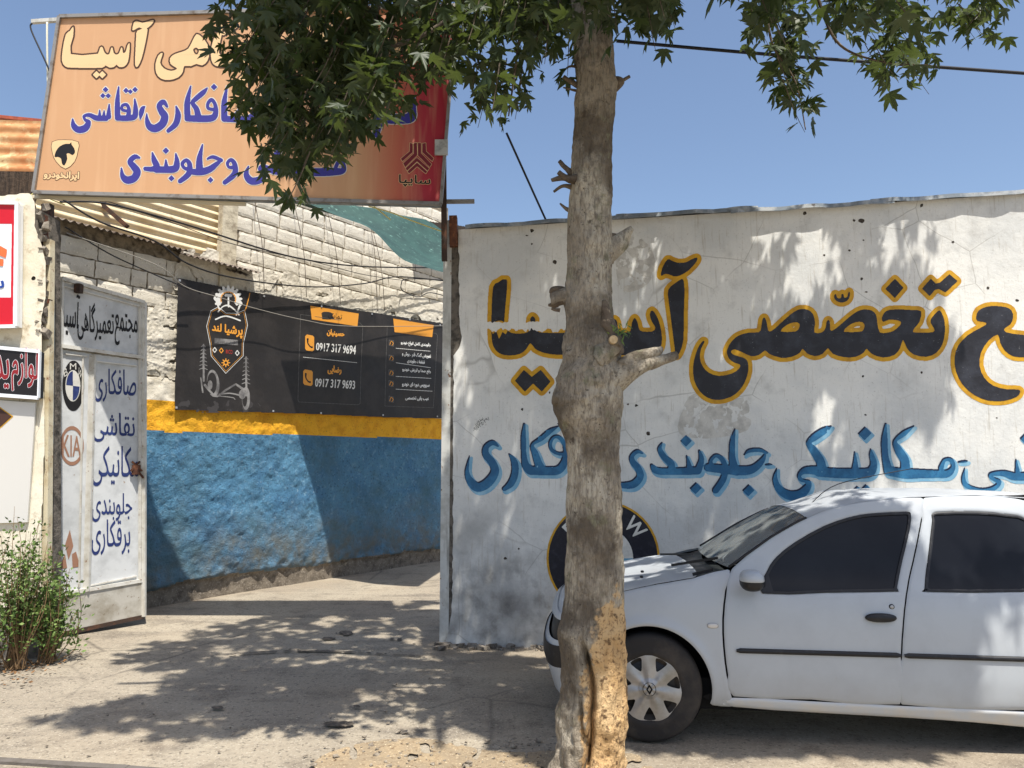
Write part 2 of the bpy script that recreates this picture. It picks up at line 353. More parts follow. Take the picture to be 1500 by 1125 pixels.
# ------------------------------------------------------------ white painted wall
m_white = M('white_painted_plaster', s2l(221, 220, 214), .75, [
    (1.2, s2l(201, 202, 199), .45, .62, 6), (5, s2l(182, 181, 176), .55, .74, 7, None, None, .7), (1.6, s2l(122, 120, 116), .36, .62, 8, None, None, .85, [(2, 1.45, .55), (0, 1.9, .2)]),
    (6.5, s2l(92, 90, 87), .52, .72, 8, None, None, .6, [(2, 1.3, .3), (0, 2.2, 0.4)]), (2.0, s2l(140, 136, 128), 0, .008, 0, 'crack', None, .6), (60, s2l(160, 156, 148), .60, .72, 3, None, None, .5),
    (9, s2l(160, 150, 132), .58, .72, 5, None, (6, 6, .35), .5)], [(3.5, .35, .03), (25, .35, .006), (2.6, .0, .004)])
LW = 7.0
def wtop(u):
    a = WH.uv((668, 336))[0]; b = WH.uv((1500, 284))[0]; return a[1] + (u - a[0]) / (b[0] - a[0]) * (b[1] - a[1])
wall = thing('white_wall', 'long white plastered wall with huge black and blue painted lettering behind the parked car', 'wall', X0(WO))
uE = WH.uv([(672, 350), (673, 480), (676, 495), (671, 512), (664, 520), (664, 700), (662, 900), (650, 950)])
us = np.arange(0, LW, .035); vs = np.linspace(0, 1, 110); UU, VV = np.meshgrid(us, vs); top = wtop(UU)
Vz = -.05 + VV * (top + .05); el_ = np.interp(Vz, uE[::-1, 1], uE[::-1, 0]) ; el_ = el_ + .012 * noise(np.stack([Vz.ravel() * 3, Vz.ravel() * 0], 1), 6, 2, 3).reshape(Vz.shape)
Uw = el_ + (LW - el_) * UU / LW
uvw = np.stack([Uw.ravel(), Vz.ravel()], 1)
mesh('plaster_face', WH.at(uvw), grid(len(us), len(vs)), m_white, wall, smooth=True)
P_ = [WH.at((u, v), -.012)[0] for u, v in ((.0, -.2), (LW, -.2), (LW, wtop(LW) - .02), (.0, wtop(0) - .02))]
m_core = M('rough_masonry_core', s2l(110, 103, 94), .95, [(12, s2l(70, 66, 60), .45, .6, 5)], [(20, .8, .02)])
slab(P_, .22, WH.N, 'masonry_core', m_core, wall)
# metal coping with torn flashing, in pieces
m_flash = M('grey_metal_flashing', s2l(120, 128, 134), .55, [(6, s2l(165, 168, 168), .45, .6, 4), (14, s2l(80, 74, 70), .6, .75, 4)], metal=.3)
m_rust = M('rusty_steel', s2l(110, 70, 50), .85, [(9, s2l(70, 44, 34), .4, .6, 5), (26, s2l(150, 98, 66), .55, .7, 4)], [(40, .5, .004)])
fl = [(.18, 2.0, .075, 0), (1.6, 2.9, .06, .012), (2.65, 4.1, .07, -.01), (3.9, 5.5, .06, .006), (5.4, 7.0, .065, -.004)]
for i, (ua, ub, ov, dz) in enumerate(fl):
    n = 24; uu = np.linspace(ua, ub, n); V = []; 
    for k, u in enumerate(uu):
        e = ov + .006 * math.sin(k * .9 + i * 2) + .01 * random.uniform(-1, 1) * (random.random() < .3); z = wtop(u) + dz + .004 * math.sin(k * .7)
        V += [WH.at((u, z), -.26)[0], WH.at((u, z + .015), e)[0], WH.at((u, z - .022), e + .004)[0], WH.at((u, z - .024), e - .002)[0]]
    V = np.array(V); Fc = [(k * 4 + j, k * 4 + 4 + j, k * 4 + 5 + j, k * 4 + 1 + j) for k in range(n - 1) for j in range(3)]
    mesh('coping_sheet', V, Fc, m_flash, wall)
# bolts, holes and small scars
m_hole = M('broken_plaster', s2l(84, 76, 68), .95, [(40, s2l(50, 46, 42), .4, .6, 4)], [(50, .8, .01)])
for (x, y, r) in ((813, 384, 4), (779, 338, 4), (1262, 324, 5), (1251, 323, 2.5), (1178, 313, 4), (1350, 301, 3.5), (1265, 352, 2), (779, 357, 2), (755, 703, 4), (805, 575, 2.2), (1207, 374, 3), (1269, 428, 2.5), (1244, 367, 2), (1262, 409, 3), (1350, 546, 2.5), (1264, 551, 3), (1448, 422, 3), (1490, 440, 2.5), (1396, 354, 2.5), (950, 635, 4), (1268, 608, 2), (1460, 612, 2), (920, 592, 2.5), (932, 594, 2.5), (741, 818, 3), (760, 804, 2.5), (772, 345, 2), (765, 600, 2.5)):
    c = Cv(x - 12, y - 12, x + 12, y + 12, 3); c.poly([(x + r * math.cos(k * 1.05) * random.uniform(.4, 1.25), y + r * .8 * math.sin(k * 1.05) * random.uniform(.4, 1.25)) for k in range(6)], sm=2); emit(c, WH.px, .0015, m_hole, 'plaster_chip', wall)
pc = Cv(1060, 540, 1100, 600, 1)
# grey worn stain patches drawn as real surface wear
m_grime = M('grime_film', s2l(170, 167, 160), .9, [(12, s2l(202, 199, 191), .35, .6, 8)])
gr = Cv(820, 330, 1110, 660, 1.5)
gr.poly([(905, 345), (940, 350), (960, 380), (950, 415), (915, 428), (903, 400)]); gr.poly([(1000, 600), (1020, 575), (1085, 580), (1098, 600), (1095, 630), (1040, 642), (995, 635)])
for i in range(3): emit(gr.wear(-.2 + .08 * i, .22 / (i + 1), 5 + i), WH.px, .0012 + .0001 * i, m_grime, 'grime_patch', wall, kind='stuff')
# ------------------------------------------------------------ lettering on the white wall
K2 = dict(o=(1000, 340), k=3.); K1 = dict(o=(640, 280), k=3.1238)
blk = Cv(690, 350, 1640, 620, 2)
A_TAKH = [(90,478),(72,500),(56,540),(46,590),(50,650),(75,700),(110,728),(155,738),(210,725),(250,695),(275,655),(288,610),(287,575),(275,556),(245,546),(218,536),(212,524),(228,515),(262,528),(300,545),(335,540),(362,520),(380,535),(430,552),(480,548),(515,530),(527,512),(545,532),(580,545),(615,535),(638,510),(660,535),(710,550),(760,548),(795,530),(808,512),(830,535),(880,551),(930,540),(955,510),(968,472),(985,510),(1015,538),(1070,548),(1115,530),(1142,490),(1152,440),(1150,390),(1140,360),(1128,343),(1110,358),(1092,380),(1090,400),(1105,425),(1100,440),(1050,441),(1012,440),(1018,422),(1040,395),(1047,348),(1010,343),(960,340),(910,342),(888,352),(876,375),(880,395),(905,385),(945,388),(960,398),(950,415),(925,435),(900,442),(866,441),(855,400),(850,365),(830,345),(795,340),(765,350),(730,375),(690,410),(660,432),(648,430),(648,400),(640,386),(632,395),(628,420),(612,441),(578,441),(582,400),(572,360),(550,342),(520,338),(490,350),(455,378),(420,410),(390,435),(375,432),(370,400),(360,375),(350,385),(345,420),(335,440),(290,442),(245,455),(215,480),(196,515),(195,535),(205,558),(230,575),(252,582),(248,600),(215,622),(160,632),(115,618),(88,590),(76,555),(80,515),(95,485)]
blk.poly(A_TAKH, sm=2, **K2)
cnt = blk.new()
cnt.poly([(430,437),(455,410),(490,396),(512,402),(512,420),(495,437)], sm=2, **K2); cnt.poly([(708,438),(728,412),(760,396),(790,396),(799,412),(793,430),(778,438)], sm=2, **K2)
blk = blk.minus(cnt)
blk.poly([(665,280),(672,272),(680,290),(695,290),(697,275),(705,272),(710,288),(722,285),(727,268),(733,262),(733,285),(722,302),(700,310),(680,305),(668,295)], **K2)
blk.poly([(932,205),(970,245),(932,290),(890,250)], sm=1, **K2)
blk.poly([(1052,248),(1090,205),(1112,226),(1130,222),(1172,185),(1208,215),(1155,265),(1125,250),(1108,254),(1085,282)], sm=1, **K2)
blk.poly([(1290,370),(1300,345),(1335,328),(1375,325),(1420,330),(1445,345),(1452,375),(1440,405),(1415,422),(1420,440),(1500,452),(1600,450),(1680,420),(1720,440),(1720,520),(1650,555),(1500,550),(1450,545),(1415,520),(1395,485),(1385,450),(1345,475),(1310,530),(1305,590),(1325,640),(1365,675),(1420,690),(1475,692),(1482,705),(1465,725),(1410,742),(1340,740),(1280,715),(1230,670),(1200,610),(1195,550),(1210,500),(1250,455),(1300,425),(1335,405),(1325,395),(1295,390)], sm=2, **K2)
blk.poly([(1025,388),(1032,350),(1055,312),(1075,318),(1105,328),(1140,325),(1165,312),(1190,304),(1188,322),(1155,360),(1115,385),(1085,390),(1060,380),(1040,380)], sm=2, **K1)
blk.poly([(1058,452),(1085,425),(1120,402),(1130,415),(1133,470),(1130,560),(1128,680),(1110,740),(1095,755),(1088,720),(1078,640),(1068,560),(1060,500)], sm=2, **K1)
blk.poly([(250,660),(250,560),(257,440),(280,418),(320,403),(316,500),(307,612),(320,632),(340,648),(380,652),(415,645),(425,625),(427,585),(438,572),(450,585),(452,620),(460,640),(490,648),(600,648),(700,648),(770,648),(790,630),(800,600),(813,585),(825,600),(832,640),(860,646),(885,640),(893,600),(905,580),(918,600),(925,630),(940,642),(985,642),(1000,625),(985,600),(974,565),(985,545),(1005,570),(1020,610),(1030,670),(1022,720),(990,745),(900,750),(760,750),(600,750),(540,748),(490,740),(450,722),(428,695),(410,722),(380,745),(330,752),(285,742),(258,710)], sm=2, **K1)
blk.poly([(357,868),(398,818),(434,850),(475,818),(520,872),(480,918),(440,880),(403,918)], sm=1, **K1)
yel = blk.dil(6.2)
scar = blk.new(); pts = []
for i in range(60): pts.append((690 + i * 2.6, 472 + random.uniform(-1.5, 1.5)))
for i in range(60): pts.append((846 - i * 2.6, 484 + random.uniform(-4.5, 3.5)))
scar.poly(pts, sm=1); tear = blk.new(); tear.poly([(720, 480), (722, 490), (727, 484), (731, 497), (736, 486), (741, 490), (744, 478), (735, 470), (724, 472)], sm=2)
yel.a &= ~scar.a | (np.random.default_rng(3).random(scar.a.shape) < .0); blk.a &= ~scar.a; blk.a &= ~tear.a
m_yel = M('ochre_wall_paint', s2l(204, 154, 32), .6, [(12, s2l(178, 130, 30), .45, .65, 5)], [(25, .3, .005)])
m_blk = M('black_wall_paint', s2l(34, 34, 40), .5, [(7, s2l(52, 54, 62), .45, .7, 6), (50, s2l(120, 120, 120), .68, .74, 3)], [(25, .35, .005), (4, .3, .02)])
emit(yel, WH.px, .0016, m_yel, 'painted_lettering_outline', wall, label='ochre outline around the big black lettering')
emit(blk, WH.px, .0030, m_blk, 'painted_lettering', wall, label='big black Persian lettering')
K3 = dict(o=(640, 600), k=2.961); K4 = dict(o=(1040, 600), k=3.261)
blu = Cv(670, 600, 1600, 760, 2)
for s_ in [[(265,158,10),(240,142,26),(212,162,30),(212,195,34),(240,230,36),(250,270,42),(220,315,48),(178,335,46),(146,312,36),(130,275,24),(133,235,14),(141,200,5)],
    [(313,192,8),(335,228,32),(337,275,36),(320,318,36),(292,342,24)], [(378,62,12),(374,120,26),(376,190,26),(384,240,36),(405,262,44)],
    [(525,72,8),(490,92,26),(450,125,26),(412,152,18),(425,190,32),(440,235,38),(455,262,44)], [(405,262,44),(470,264,44),(520,262,44),(545,240,40),(555,200,26),(552,150,20),(530,120,20),(508,118,18),(492,140,20),(495,170,18),(520,188,18),(550,190,20)],
    [(892,190,8),(868,180,22),(845,200,24),(848,225,28),(872,255,32),(880,290,36),(850,322,40),(800,326,30),(760,315,20)],
    [(975,143,8),(965,170,24),(985,205,28),(1015,235,34),(1005,265,36),(950,262,34),(930,240,16)], [(1000,268,34),(1060,266,38),(1130,263,40)], [(1082,200,8),(1092,240,24),(1090,262,34)], [(1137,178,12),(1146,215,28),(1132,260,38)],
    [(1235,255,18),(1198,246,18),(1186,222,20),(1208,198,20),(1234,212,22),(1250,250,26),(1240,300,34),(1208,348,34)], [(1245,258,34),(1300,268,40)]]: blu.stroke(s_, wk=.95, **K3)
for x, y, r in ((1080, 135, 26), (1122, 340, 27), (545, 62, 24)): blu.dia(x, y, r, **K3)
for s_ in [[(118,92,8),(106,150,30),(104,220,34),(112,275,48)], [(-10,275,44),(60,282,48),(150,290,52),(205,280,46),(245,245,34),(262,212,14)], [(163,215,8),(185,196,22),(235,192,24),(272,206,12)],
    [(318,280,6),(309,325,26),(325,372,36),(370,405,50),(425,405,54),(462,372,42),(470,345,22),(435,335,20),(425,312,24),(455,288,40),(520,290,52)],
    [(578,78,8),(545,98,38),(500,128,42),(470,158,28),(498,200,40),(525,245,46),(535,290,50)], [(520,296,52),(620,302,54),(700,302,54),(760,298,54),(780,260,38),(770,215,26),(766,188,8)],
    [(690,202,8),(692,250,26),(690,290,40)], [(838,68,12),(832,140,34),(835,220,36),(848,282,46)], [(972,78,8),(925,112,32),(882,150,22),(898,190,40),(928,240,46),(930,290,52)],
    [(850,292,46),(930,303,56),(1010,304,48),(1080,305,44),(1135,302,42),(1160,270,26),(1148,238,22),(1118,240,22),(1102,275,30)],
    [(1215,278,6),(1208,325,22),(1225,362,24),(1290,382,22),(1350,375,28),(1380,345,24),(1345,325,20),(1340,306,22),(1400,302,34),(1460,318,44),(1560,310,44)], [(1460,238,8),(1466,290,26)], [(1550,190,12),(1560,300,40)]]: blu.stroke(s_, wk=.95, **K4)
for x, y, r in ((183, 385, 30), (738, 113, 34), (700, 388, 26), (742, 380, 26), (1508, 135, 30)): blu.dia(x, y, r, **K4)
blu.poly([(264,258),(285,256),(300,263),(280,268),(262,266)], **K4); blu.poly([(1182,246),(1205,240),(1228,241),(1226,250),(1200,254),(1184,252)], **K4)
m_b1 = M('pale_blue_wall_paint', s2l(118, 168, 196), .6, [(10, s2l(150, 188, 206), .45, .65, 5)]); m_b2 = M('blue_wall_paint', s2l(34, 92, 132), .5, [(5, s2l(54, 122, 164), .45, .66, 5), (30, s2l(28, 84, 130), .55, .7, 4)], [(25, .3, .005)])
m_b3 = M('navy_wall_paint', s2l(22, 32, 60), .5)
lb = blu.shift(3, 3.5).dil(1.6); lb.a |= blu.a
emit(lb.wear(.75, .15, 6), WH.px, .0016, m_b1, 'painted_lettering_shadow', wall, label='pale blue offset shading of the blue lettering'); emit(blu.wear(.62, .12, 7), WH.px, .0030, m_b2, 'painted_lettering', wall, label='smaller blue Persian lettering')
edge = blu.minus(blu.shift(1.6, 1.8)); emit(edge.wear(.5, .1, 4), WH.px, .0042, m_b3, 'painted_lettering_edge', wall, label='navy edge strokes on the blue lettering', blur=1)
# round emblem
em = Cv(790, 720, 980, 910, 3); cxe, cye = 883.5, 818
e1 = em.new().ell(cxe, cye, 83, 84); e2 = em.new().ell(cxe, cye, 79.5, 80.5).minus(em.new().ell(cxe, cye, 46, 47)); e3 = em.new().ell(cxe, cye, 46, 47); e4 = em.new().ell(cxe, cye, 44, 45)
emit(e1, WH.px, .0016, m_yel, 'emblem_rim', wall); emit(em.new().ell(cxe, cye, 80, 81), WH.px, .0027, M('emblem_black', s2l(22, 22, 34), .5, [(20, s2l(40, 40, 52), .5, .7, 4)], [(20, .3, .004)]), 'emblem_ring', wall)
m_wp = M('white_sign_paint', s2l(214, 212, 204), .6, [(10, s2l(190, 188, 180), .45, .65, 5)]); m_qb = M('teal_blue_quarter', s2l(96, 156, 184), .6)
emit(e4, WH.px, .0036, m_wp, 'emblem_disc', wall)
q = em.new().poly([(cxe, cye), (cxe + 50, cye), (cxe + 50, cye + 50), (cxe, cye + 50)], sm=1); q.poly([(cxe, cye), (cxe - 50, cye), (cxe - 50, cye - 50), (cxe, cye - 50)], sm=1); emit(q.inter(e4), WH.px, .0046, m_qb, 'emblem_quarters', wall)
lt = em.new()
def rot_quad(cx, cy, w_, h_, a): 
    c, n = math.cos(a), math.sin(a); return [(cx + x * c - y * n, cy + x * n + y * c) for x, y in ((-w_, -h_), (w_, -h_), (w_, h_), (-w_, h_))]
lt.text('W', rot_quad(cxe + 47, cye - 45, 15, 11, .82), .6); lt.text('M', rot_quad(cxe, cye - 64, 12, 11, 0), .6); lt.text('B', rot_quad(cxe - 46, cye - 45, 9, 11, -.82), .6)
emit(lt, WH.px, .0046, m_wp, 'emblem_letters', wall)
# little signature scribble
sg_ = Cv(685, 605, 725, 645, 5); sg_.text('سدونی', [(694, 617), (706, 610), (709, 616), (697, 624)], 0); sg_.text('۰۹۱۷۳۵۰۳۹۸', [(692, 628), (716, 609), (719, 613), (695, 633)], 0)
emit(sg_, WH.px, .0016, M('marker_ink', s2l(50, 48, 46), .7), 'handwritten_note', wall, blur=1)
# ------------------------------------------------------------ gate post at the wall's end
m_postw = M('chipped_white_metal', s2l(196, 196, 190), .6, [(8, s2l(170, 168, 160), .45, .65, 6), (18, s2l(120, 84, 60), .63, .7, 6), (4, s2l(150, 148, 140), .55, .7, 6, None, (4, 4, .5))], [(30, .3, .003)])
post = thing('gate_post', 'white painted steel gate post standing at the left end of the lettered wall', 'post', X0(WO))
pa, pb = WH.px((651, 948), .03)[0], WH.px((663.5, 322), .03)[0]; c1 = WH.px((652.5, 948), -.06)[0]; c2 = WH.px((658.5, 322), -.06)[0]
V, Fc = box((c1 + c2) / 2 + [-.0, 0, 0], (.062, .05, (c2[2] - c1[2]) / 2)); 
sh_ = (c2 - c1); V[:, 0] += (V[:, 2] - c1[2]) / (c2[2] - c1[2]) * sh_[0] - sh_[0] / 2; mesh('post_tube', V, Fc, m_postw, post)
A_ = Acc(); q1 = WH.px((655, 320), .012)[0]; q2 = WH.px((666, 352), .012)[0]; A_.bar(WH.px((664, 318), .0)[0], WH.px((665, 362), .0)[0], .075, .1); A_.out('rusty_cap', m_rust, post)
A_ = Acc(); A_.bar(WH.px((659, 345), .02)[0] - [0.02,0,0], WH.px((659, 345), .02)[0] - [0.02, 0, .35], .006); 
# crumbled base of wall
Ac = Acc(); rr = random.Random(4)
m_rub = M('broken_concrete', s2l(140, 132, 120), .95, [(14, s2l(95, 88, 80), .4, .6, 5)], [(30, .8, .01)])
for i in range(70):
    x = rr.uniform(640, 815); g = WH.px((x, 948), .02 + rr.random() ** 2 * .12)[0]; g[2] = 0; s = rr.uniform(.008, .03)
    V, Fc = box((g[0], g[1], s * .4), (s * rr.uniform(.6, 1.6), s, s * .7), Matrix.Rotation(rr.random() * 3, 3, 'Z')); V += (RNG.random(V.shape) - .5) * s * .8; Ac.add(V, Fc)
Ac.out('rubble_chips', m_rub, kind='stuff')
# ============================================================ yard wall: roughcast below, painted blocks above
m_grout = M('grey_roughcast', s2l(128, 118, 104), .95, [(9, s2l(88, 80, 70), .4, .65, 6), (40, s2l(160, 150, 136), .55, .7, 4)], [(45, .8, .012)])
m_bluep = M('blue_roughcast_paint', s2l(82, 130, 160), .8, [(2.2, s2l(66, 112, 146), .42, .65, 6), (14, s2l(126, 164, 188), .55, .72, 6, None, None, .7), (30, s2l(34, 62, 90), .54, .70, 4, None, None, .7), (26, s2l(150, 168, 180), .64, .72, 3, None, None, .6),
     (5, s2l(104, 104, 96), .28, .62, 6, None, None, .95, [(2, 1.15, .35)]), (1.3, s2l(70, 100, 110), .5, .68, 7, None, None, .7)], [(80, 1., .012), (36, .8, .016)])
m_yelp = M('yellow_roughcast_paint', s2l(232, 172, 40), .8, [(5, s2l(214, 150, 30), .45, .65, 6), (40, s2l(170, 118, 40), .58, .72, 4), (20, s2l(150, 120, 70), .66, .75, 5)], [(55, .9, .012), (18, .6, .02)])
ywall = thing('yard_wall', 'long roughcast yard wall painted blue and yellow below, cream concrete blocks above', 'wall', X0(BA))
u1 = 7.6; us = np.arange(-2.2, u1, .021); vs = np.arange(-.05, 2.62, .021); UU, VV = np.meshgrid(us, vs); Q = np.stack([UU.ravel(), VV.ravel()], 1)
foot = .19 + .05 * noise(np.stack([Q[:, 0], Q[:, 0] * 0], 1), 1.6, 8, 4)
rough = .020 * noise(Q, 7, 21, 2) + .016 * np.abs(noise(Q, 22, 22, 2)) + .03 * noise(Q, 1.2, 23, 1)
sm = np.clip((Q[:, 1] - foot) / .05, 0, 1); rough = rough * (.25 + .75 * sm) + .045 * sm + .06 * (1 - sm) * 0
lowcr = np.clip(1 - np.abs(Q[:, 1] - foot - .05) / .12, 0, 1) * .05 * noise(Q, 9, 31, 3); rough += lowcr
BL_off = rough
P = BL.at(Q, rough)
yb = lambda u: np.interp(u, [0, 5.8], [BL.uv((220, 633))[0][1], BL.uv((645, 643))[0][1]]); yt = lambda u: yb(u) + .36
nz_ = .018 * noise(Q, 5, 11, 3); zf = Q[:, 1] + nz_
fz = zf.reshape(UU.shape); cz = fz[:-1, :-1].ravel(); cu = UU[:-1, :-1].ravel(); ft = (foot + .07 * noise(Q, 3, 12, 4) + .03).reshape(UU.shape)[:-1, :-1].ravel()
mi = np.where(cz < ft, 0, np.where(cz < yb(cu), 1, np.where(cz < yt(cu), 2, 3)))
m_cream = M('cream_painted_block', s2l(220, 213, 197), .85, [(4, s2l(200, 192, 174), .45, .65, 6), (24, s2l(160, 148, 126), .6, .75, 5), (60, s2l(240, 234, 216), .6, .7, 2)], [(60, .7, .006), (16, .4, .01)])
mesh('roughcast_face', P, grid(len(us), len(vs)), None, ywall, smooth=True, mats=[m_grout, m_bluep, m_yelp, m_cream], mi=mi)
# backing and mortar
zL, zR = 4.30, 6.3; uR = BL.uv((656, 400))[0][0]; uP = BL.uv((334, 330))[0][0]
m_mort = M('block_mortar', s2l(150, 138, 118), .95, [(12, s2l(84, 76, 66), .4, .65, 6)], [(30, .9, .015)])
for (ua, ub, zt) in ((-2.2, uP, zL), (uP, uR, zR)):
    slab([BL.at((u, v), -.008)[0] for u, v in ((ua, -.3), (ub, -.3), (ub, zt - .02), (ua, zt - .02))], .2, BL.N, 'mortar_bed', m_mort, ywall)
# blocks: six rough variants sharing meshes
def block_mesh(i, L=.385, Hh=.19, T=.06):
    n, m_ = 9, 6; r = np.random.default_rng(40 + i); x = np.linspace(-L / 2, L / 2, n); z = np.linspace(-Hh / 2, Hh / 2, m_); XX, ZZ = np.meshgrid(x, z); q = np.stack([XX.ravel(), ZZ.ravel()], 1)
    e = np.minimum(L / 2 - np.abs(q[:, 0]), Hh / 2 - np.abs(q[:, 1])); f = .004 * noise(q, 24, i * 7, 3) - .006 * np.clip(1 - e / .008, 0, 1); bx = q.copy(); k = e < .002; bx[k] += .006 * (r.random((k.sum(), 2)) - .5) * 2
    V = np.column_stack([bx[:, 0], -f - .006, bx[:, 1]]); Fc = grid(n, m_); ring = list(range(n)) + [n * (j + 1) - 1 for j in range(1, m_)] + [n * m_ - 1 - j for j in range(1, n)] + [n * (m_ - 1 - j) for j in range(1, m_ - 1)]
    b0 = len(V); V = np.concatenate([V, V[ring] * [1, 0, 1] + [0, T, 0]]); k = len(ring); Fc += [(ring[j], b0 + j, b0 + (j + 1) % k, ring[(j + 1) % k]) for j in range(k)]
    me = bpy.data.meshes.new('block'); me.from_pydata(V.tolist(), [], Fc); me.materials.append(m_cream); return me
BM = [block_mesh(i) for i in range(8)]; BMh = [block_mesh(20 + i, .18) for i in range(3)]
R3 = Matrix(((BL.U[0], -BL.N[0], 0), (BL.U[1], -BL.N[1], 0), (0, 0, 1))).to_4x4(); inv = Matrix.Translation(-Vector(ywall.location))
ban = [(266, 418), (642, 480), (640, 600), (262, 592)]
rr = random.Random(11); nb = 0
for row in range(19):
    z = 2.36 + row * .205; u = -2.0 + (.2 if row % 2 else 0) + rr.uniform(-.03, .03)
    while u < u1 - .4:
        half = rr.random() < .06; L = .2 if half else .4
        inL = u + L / 2 < uP - .12; inR = u + L / 2 > uP + .12
        if (inL and z < zL - .1) or (inR and z < zR - .1):
            c = BL.at((u + L / 2, z))[0]; p_, _ = proj(c); p_ = p_[0]
            hid = inpoly(np.array([p_[0] - 14, p_[0] + 14]), np.array([p_[1], p_[1]]), ban).all() or p_[0] < 40 or p_[0] > 652 or (p_[1] < 262 and p_[0] < 640)
            if not hid:
                o = bpy.data.objects.new('block', rr.choice(BMh if half else BM)); COL.objects.link(o); o.parent = ywall; o.matrix_parent_inverse = inv
                o.matrix_basis = Matrix.Translation(Vector(c) + Vector(BL.N) * rr.uniform(.002, .007)) @ R3 @ Matrix.Rotation(rr.uniform(-.005, .005), 4, 'Y') @ Matrix.Scale(-1 if rr.random() < .5 else 1, 4, (1, 0, 0)); nb += 1
        u += L
# rough plaster smeared over some of the blocks
pl = Cv(190, 330, 660, 640, .8)
pl.poly([(212, 470), (262, 455), (262, 640), (205, 640)]); pl.poly([(255, 400), (262, 372), (300, 362), (330, 378), (345, 400), (420, 398), (470, 425), (560, 432), (650, 452), (660, 480), (560, 470), (420, 450), (300, 425), (255, 425)])
pl = pl.wear(.22, .06, 5)
def plmap(p, off=0.):
    uv = BL.uv(p); return BL.at(uv, .018 + .012 * noise(uv, 9, 61, 3) + .012 * np.abs(noise(uv, 28, 62, 2)))
emit(pl, plmap, 0, m_cream, 'plaster_smear', ywall, merge=False, smooth=True, kind='stuff')
# concrete pillar
pa, pb_ = BL.uv((322, 380))[0], BL.uv((345, 290))[0]; m_conc = M('pale_concrete', s2l(206, 196, 172), .9, [(7, s2l(150, 138, 118), .48, .68, 6)], [(40, .7, .01)])
slab([BL.at((u, v), .06)[0] for u, v in ((uP - .12, 3.55), (uP + .1, 3.62), (uP + .1, zR), (uP - .12, zR))], .1, BL.N, 'pillar', m_conc, ywall)
# loose mortar ledges between courses (dark ragged joints catch shadow)
# ------------------------------------------------------------ corrugated sheets
def corr(name, P, Ud, Vd, lu, lv, pitch, amp, mat, label, cat, along='u', jag=0., group=None, thick=.0015, parent=None):
    # ridges run along 'u'; profile across v (or the other way)
    P = np.asarray(P, float); Ud = np.asarray(Ud, float) / np.linalg.norm(Ud); Vd = np.asarray(Vd, float) / np.linalg.norm(Vd); N = np.cross(Ud, Vd)
    if along == 'u': nu, nv = 10, int(lv / pitch * 8) + 1
    else: nu, nv = int(lu / pitch * 8) + 1, 10
    a = np.linspace(0, lu, nu); b = np.linspace(0, lv, nv); A, B = np.meshgrid(a, b); ph = (B if along == 'u' else A) / pitch * 2 * math.pi
    A2 = A; B2 = B.copy()
    if jag: B2 = B + np.where(B < lv * .12, jag * noise(np.stack([A.ravel() * 1.0, A.ravel() * 0], 1), 3, 5, 3).reshape(A.shape), 0)
    W = amp * np.sin(ph) + .012 * noise(np.stack([A.ravel(), B.ravel()], 1), 1.5, 3).reshape(A.shape)
    V = P + A2.reshape(-1, 1) * Ud + B2.reshape(-1, 1) * Vd + W.reshape(-1, 1) * N; Fc = grid(nu, nv)
    n = len(V); V = np.concatenate([V, V - N * thick]); Fc = Fc + [tuple(i + n for i in f[::-1]) for f in Fc]
    o = mesh(name, V, Fc, mat, parent, smooth=True)
    if label: tag(o, label, cat, group)
    return o
m_ccream = M('cream_corrugated_metal', s2l(226, 208, 172), .6, [(3, s2l(206, 184, 146), .45, .65, 6), (9, s2l(168, 128, 88), .6, .75, 6)], metal=.1)
m_crust = M('rusted_roof_metal', s2l(186, 144, 98), .75, [(2.5, s2l(170, 112, 66), .42, .62, 6), (6, s2l(204, 178, 132), .5, .68, 6), (16, s2l(140, 78, 44), .62, .75, 5)])
m_cgrey = M('grey_old_corrugated', s2l(120, 110, 100), .8, [(5, s2l(84, 66, 54), .45, .65, 6), (20, s2l(160, 150, 138), .6, .75, 4)])
p0 = BL.at((-1.4, 4.22), -.10)[0]; pe = BL.at((uP - .06, 4.22), -.10)[0]
corr('corrugated_sheet', p0, pe - p0, (0, 0, 1), np.linalg.norm(pe - p0), 1.05, .105, .014, m_ccream, 'cream corrugated metal sheet with horizontal ribs above the yard wall, under the big billboard', 'metal sheet')
for k, (ua, ub, z, ov) in enumerate(((-1.3, .2, 4.30, .20), (.1, 1.2, 4.27, .24), (1.05, uP - .05, 4.22, .2))):
    a = BL.at((ua, z), -.12)[0]; b = BL.at((ub, z), -.12)[0]; outv = BL.N * 1. + np.array([0, 0, -.28 - .07 * k])
    L_ = np.linalg.norm(b - a); n_ = int(L_ / .076 * 8) + 1; aa = np.linspace(0, L_, n_); nv_ = 6
    V = []; 
    for j in range(nv_):
        t = j / (nv_ - 1) * (ov + .12); e = (j == nv_ - 1) * .05 * noise(np.stack([aa, aa * 0], 1), 5, k, 3)
        V.append(a + aa[:, None] * (b - a) / L_ + (t + e)[:, None] * outv / np.linalg.norm(outv) + (.013 * np.sin(aa / .076 * 2 * math.pi))[:, None] * np.array([0, 0, 1.]) if j == nv_ - 1 else a + aa[:, None] * (b - a) / L_ + t * outv / np.linalg.norm(outv) + (.013 * np.sin(aa / .076 * 2 * math.pi))[:, None] * np.array([0, 0, 1.]))
    V = np.concatenate(V); o = mesh('roof_sheet', V, grid(n_, nv_), m_cgrey, None, smooth=True)
    tag(o, ['short rusty corrugated eave sheet above the gate leaf', 'rusty corrugated eave sheet in the middle of the broken eave under the billboard', 'rusty corrugated eave sheet ending against the concrete pillar'][k], 'roof sheet', 'eave sheets along the yard wall')
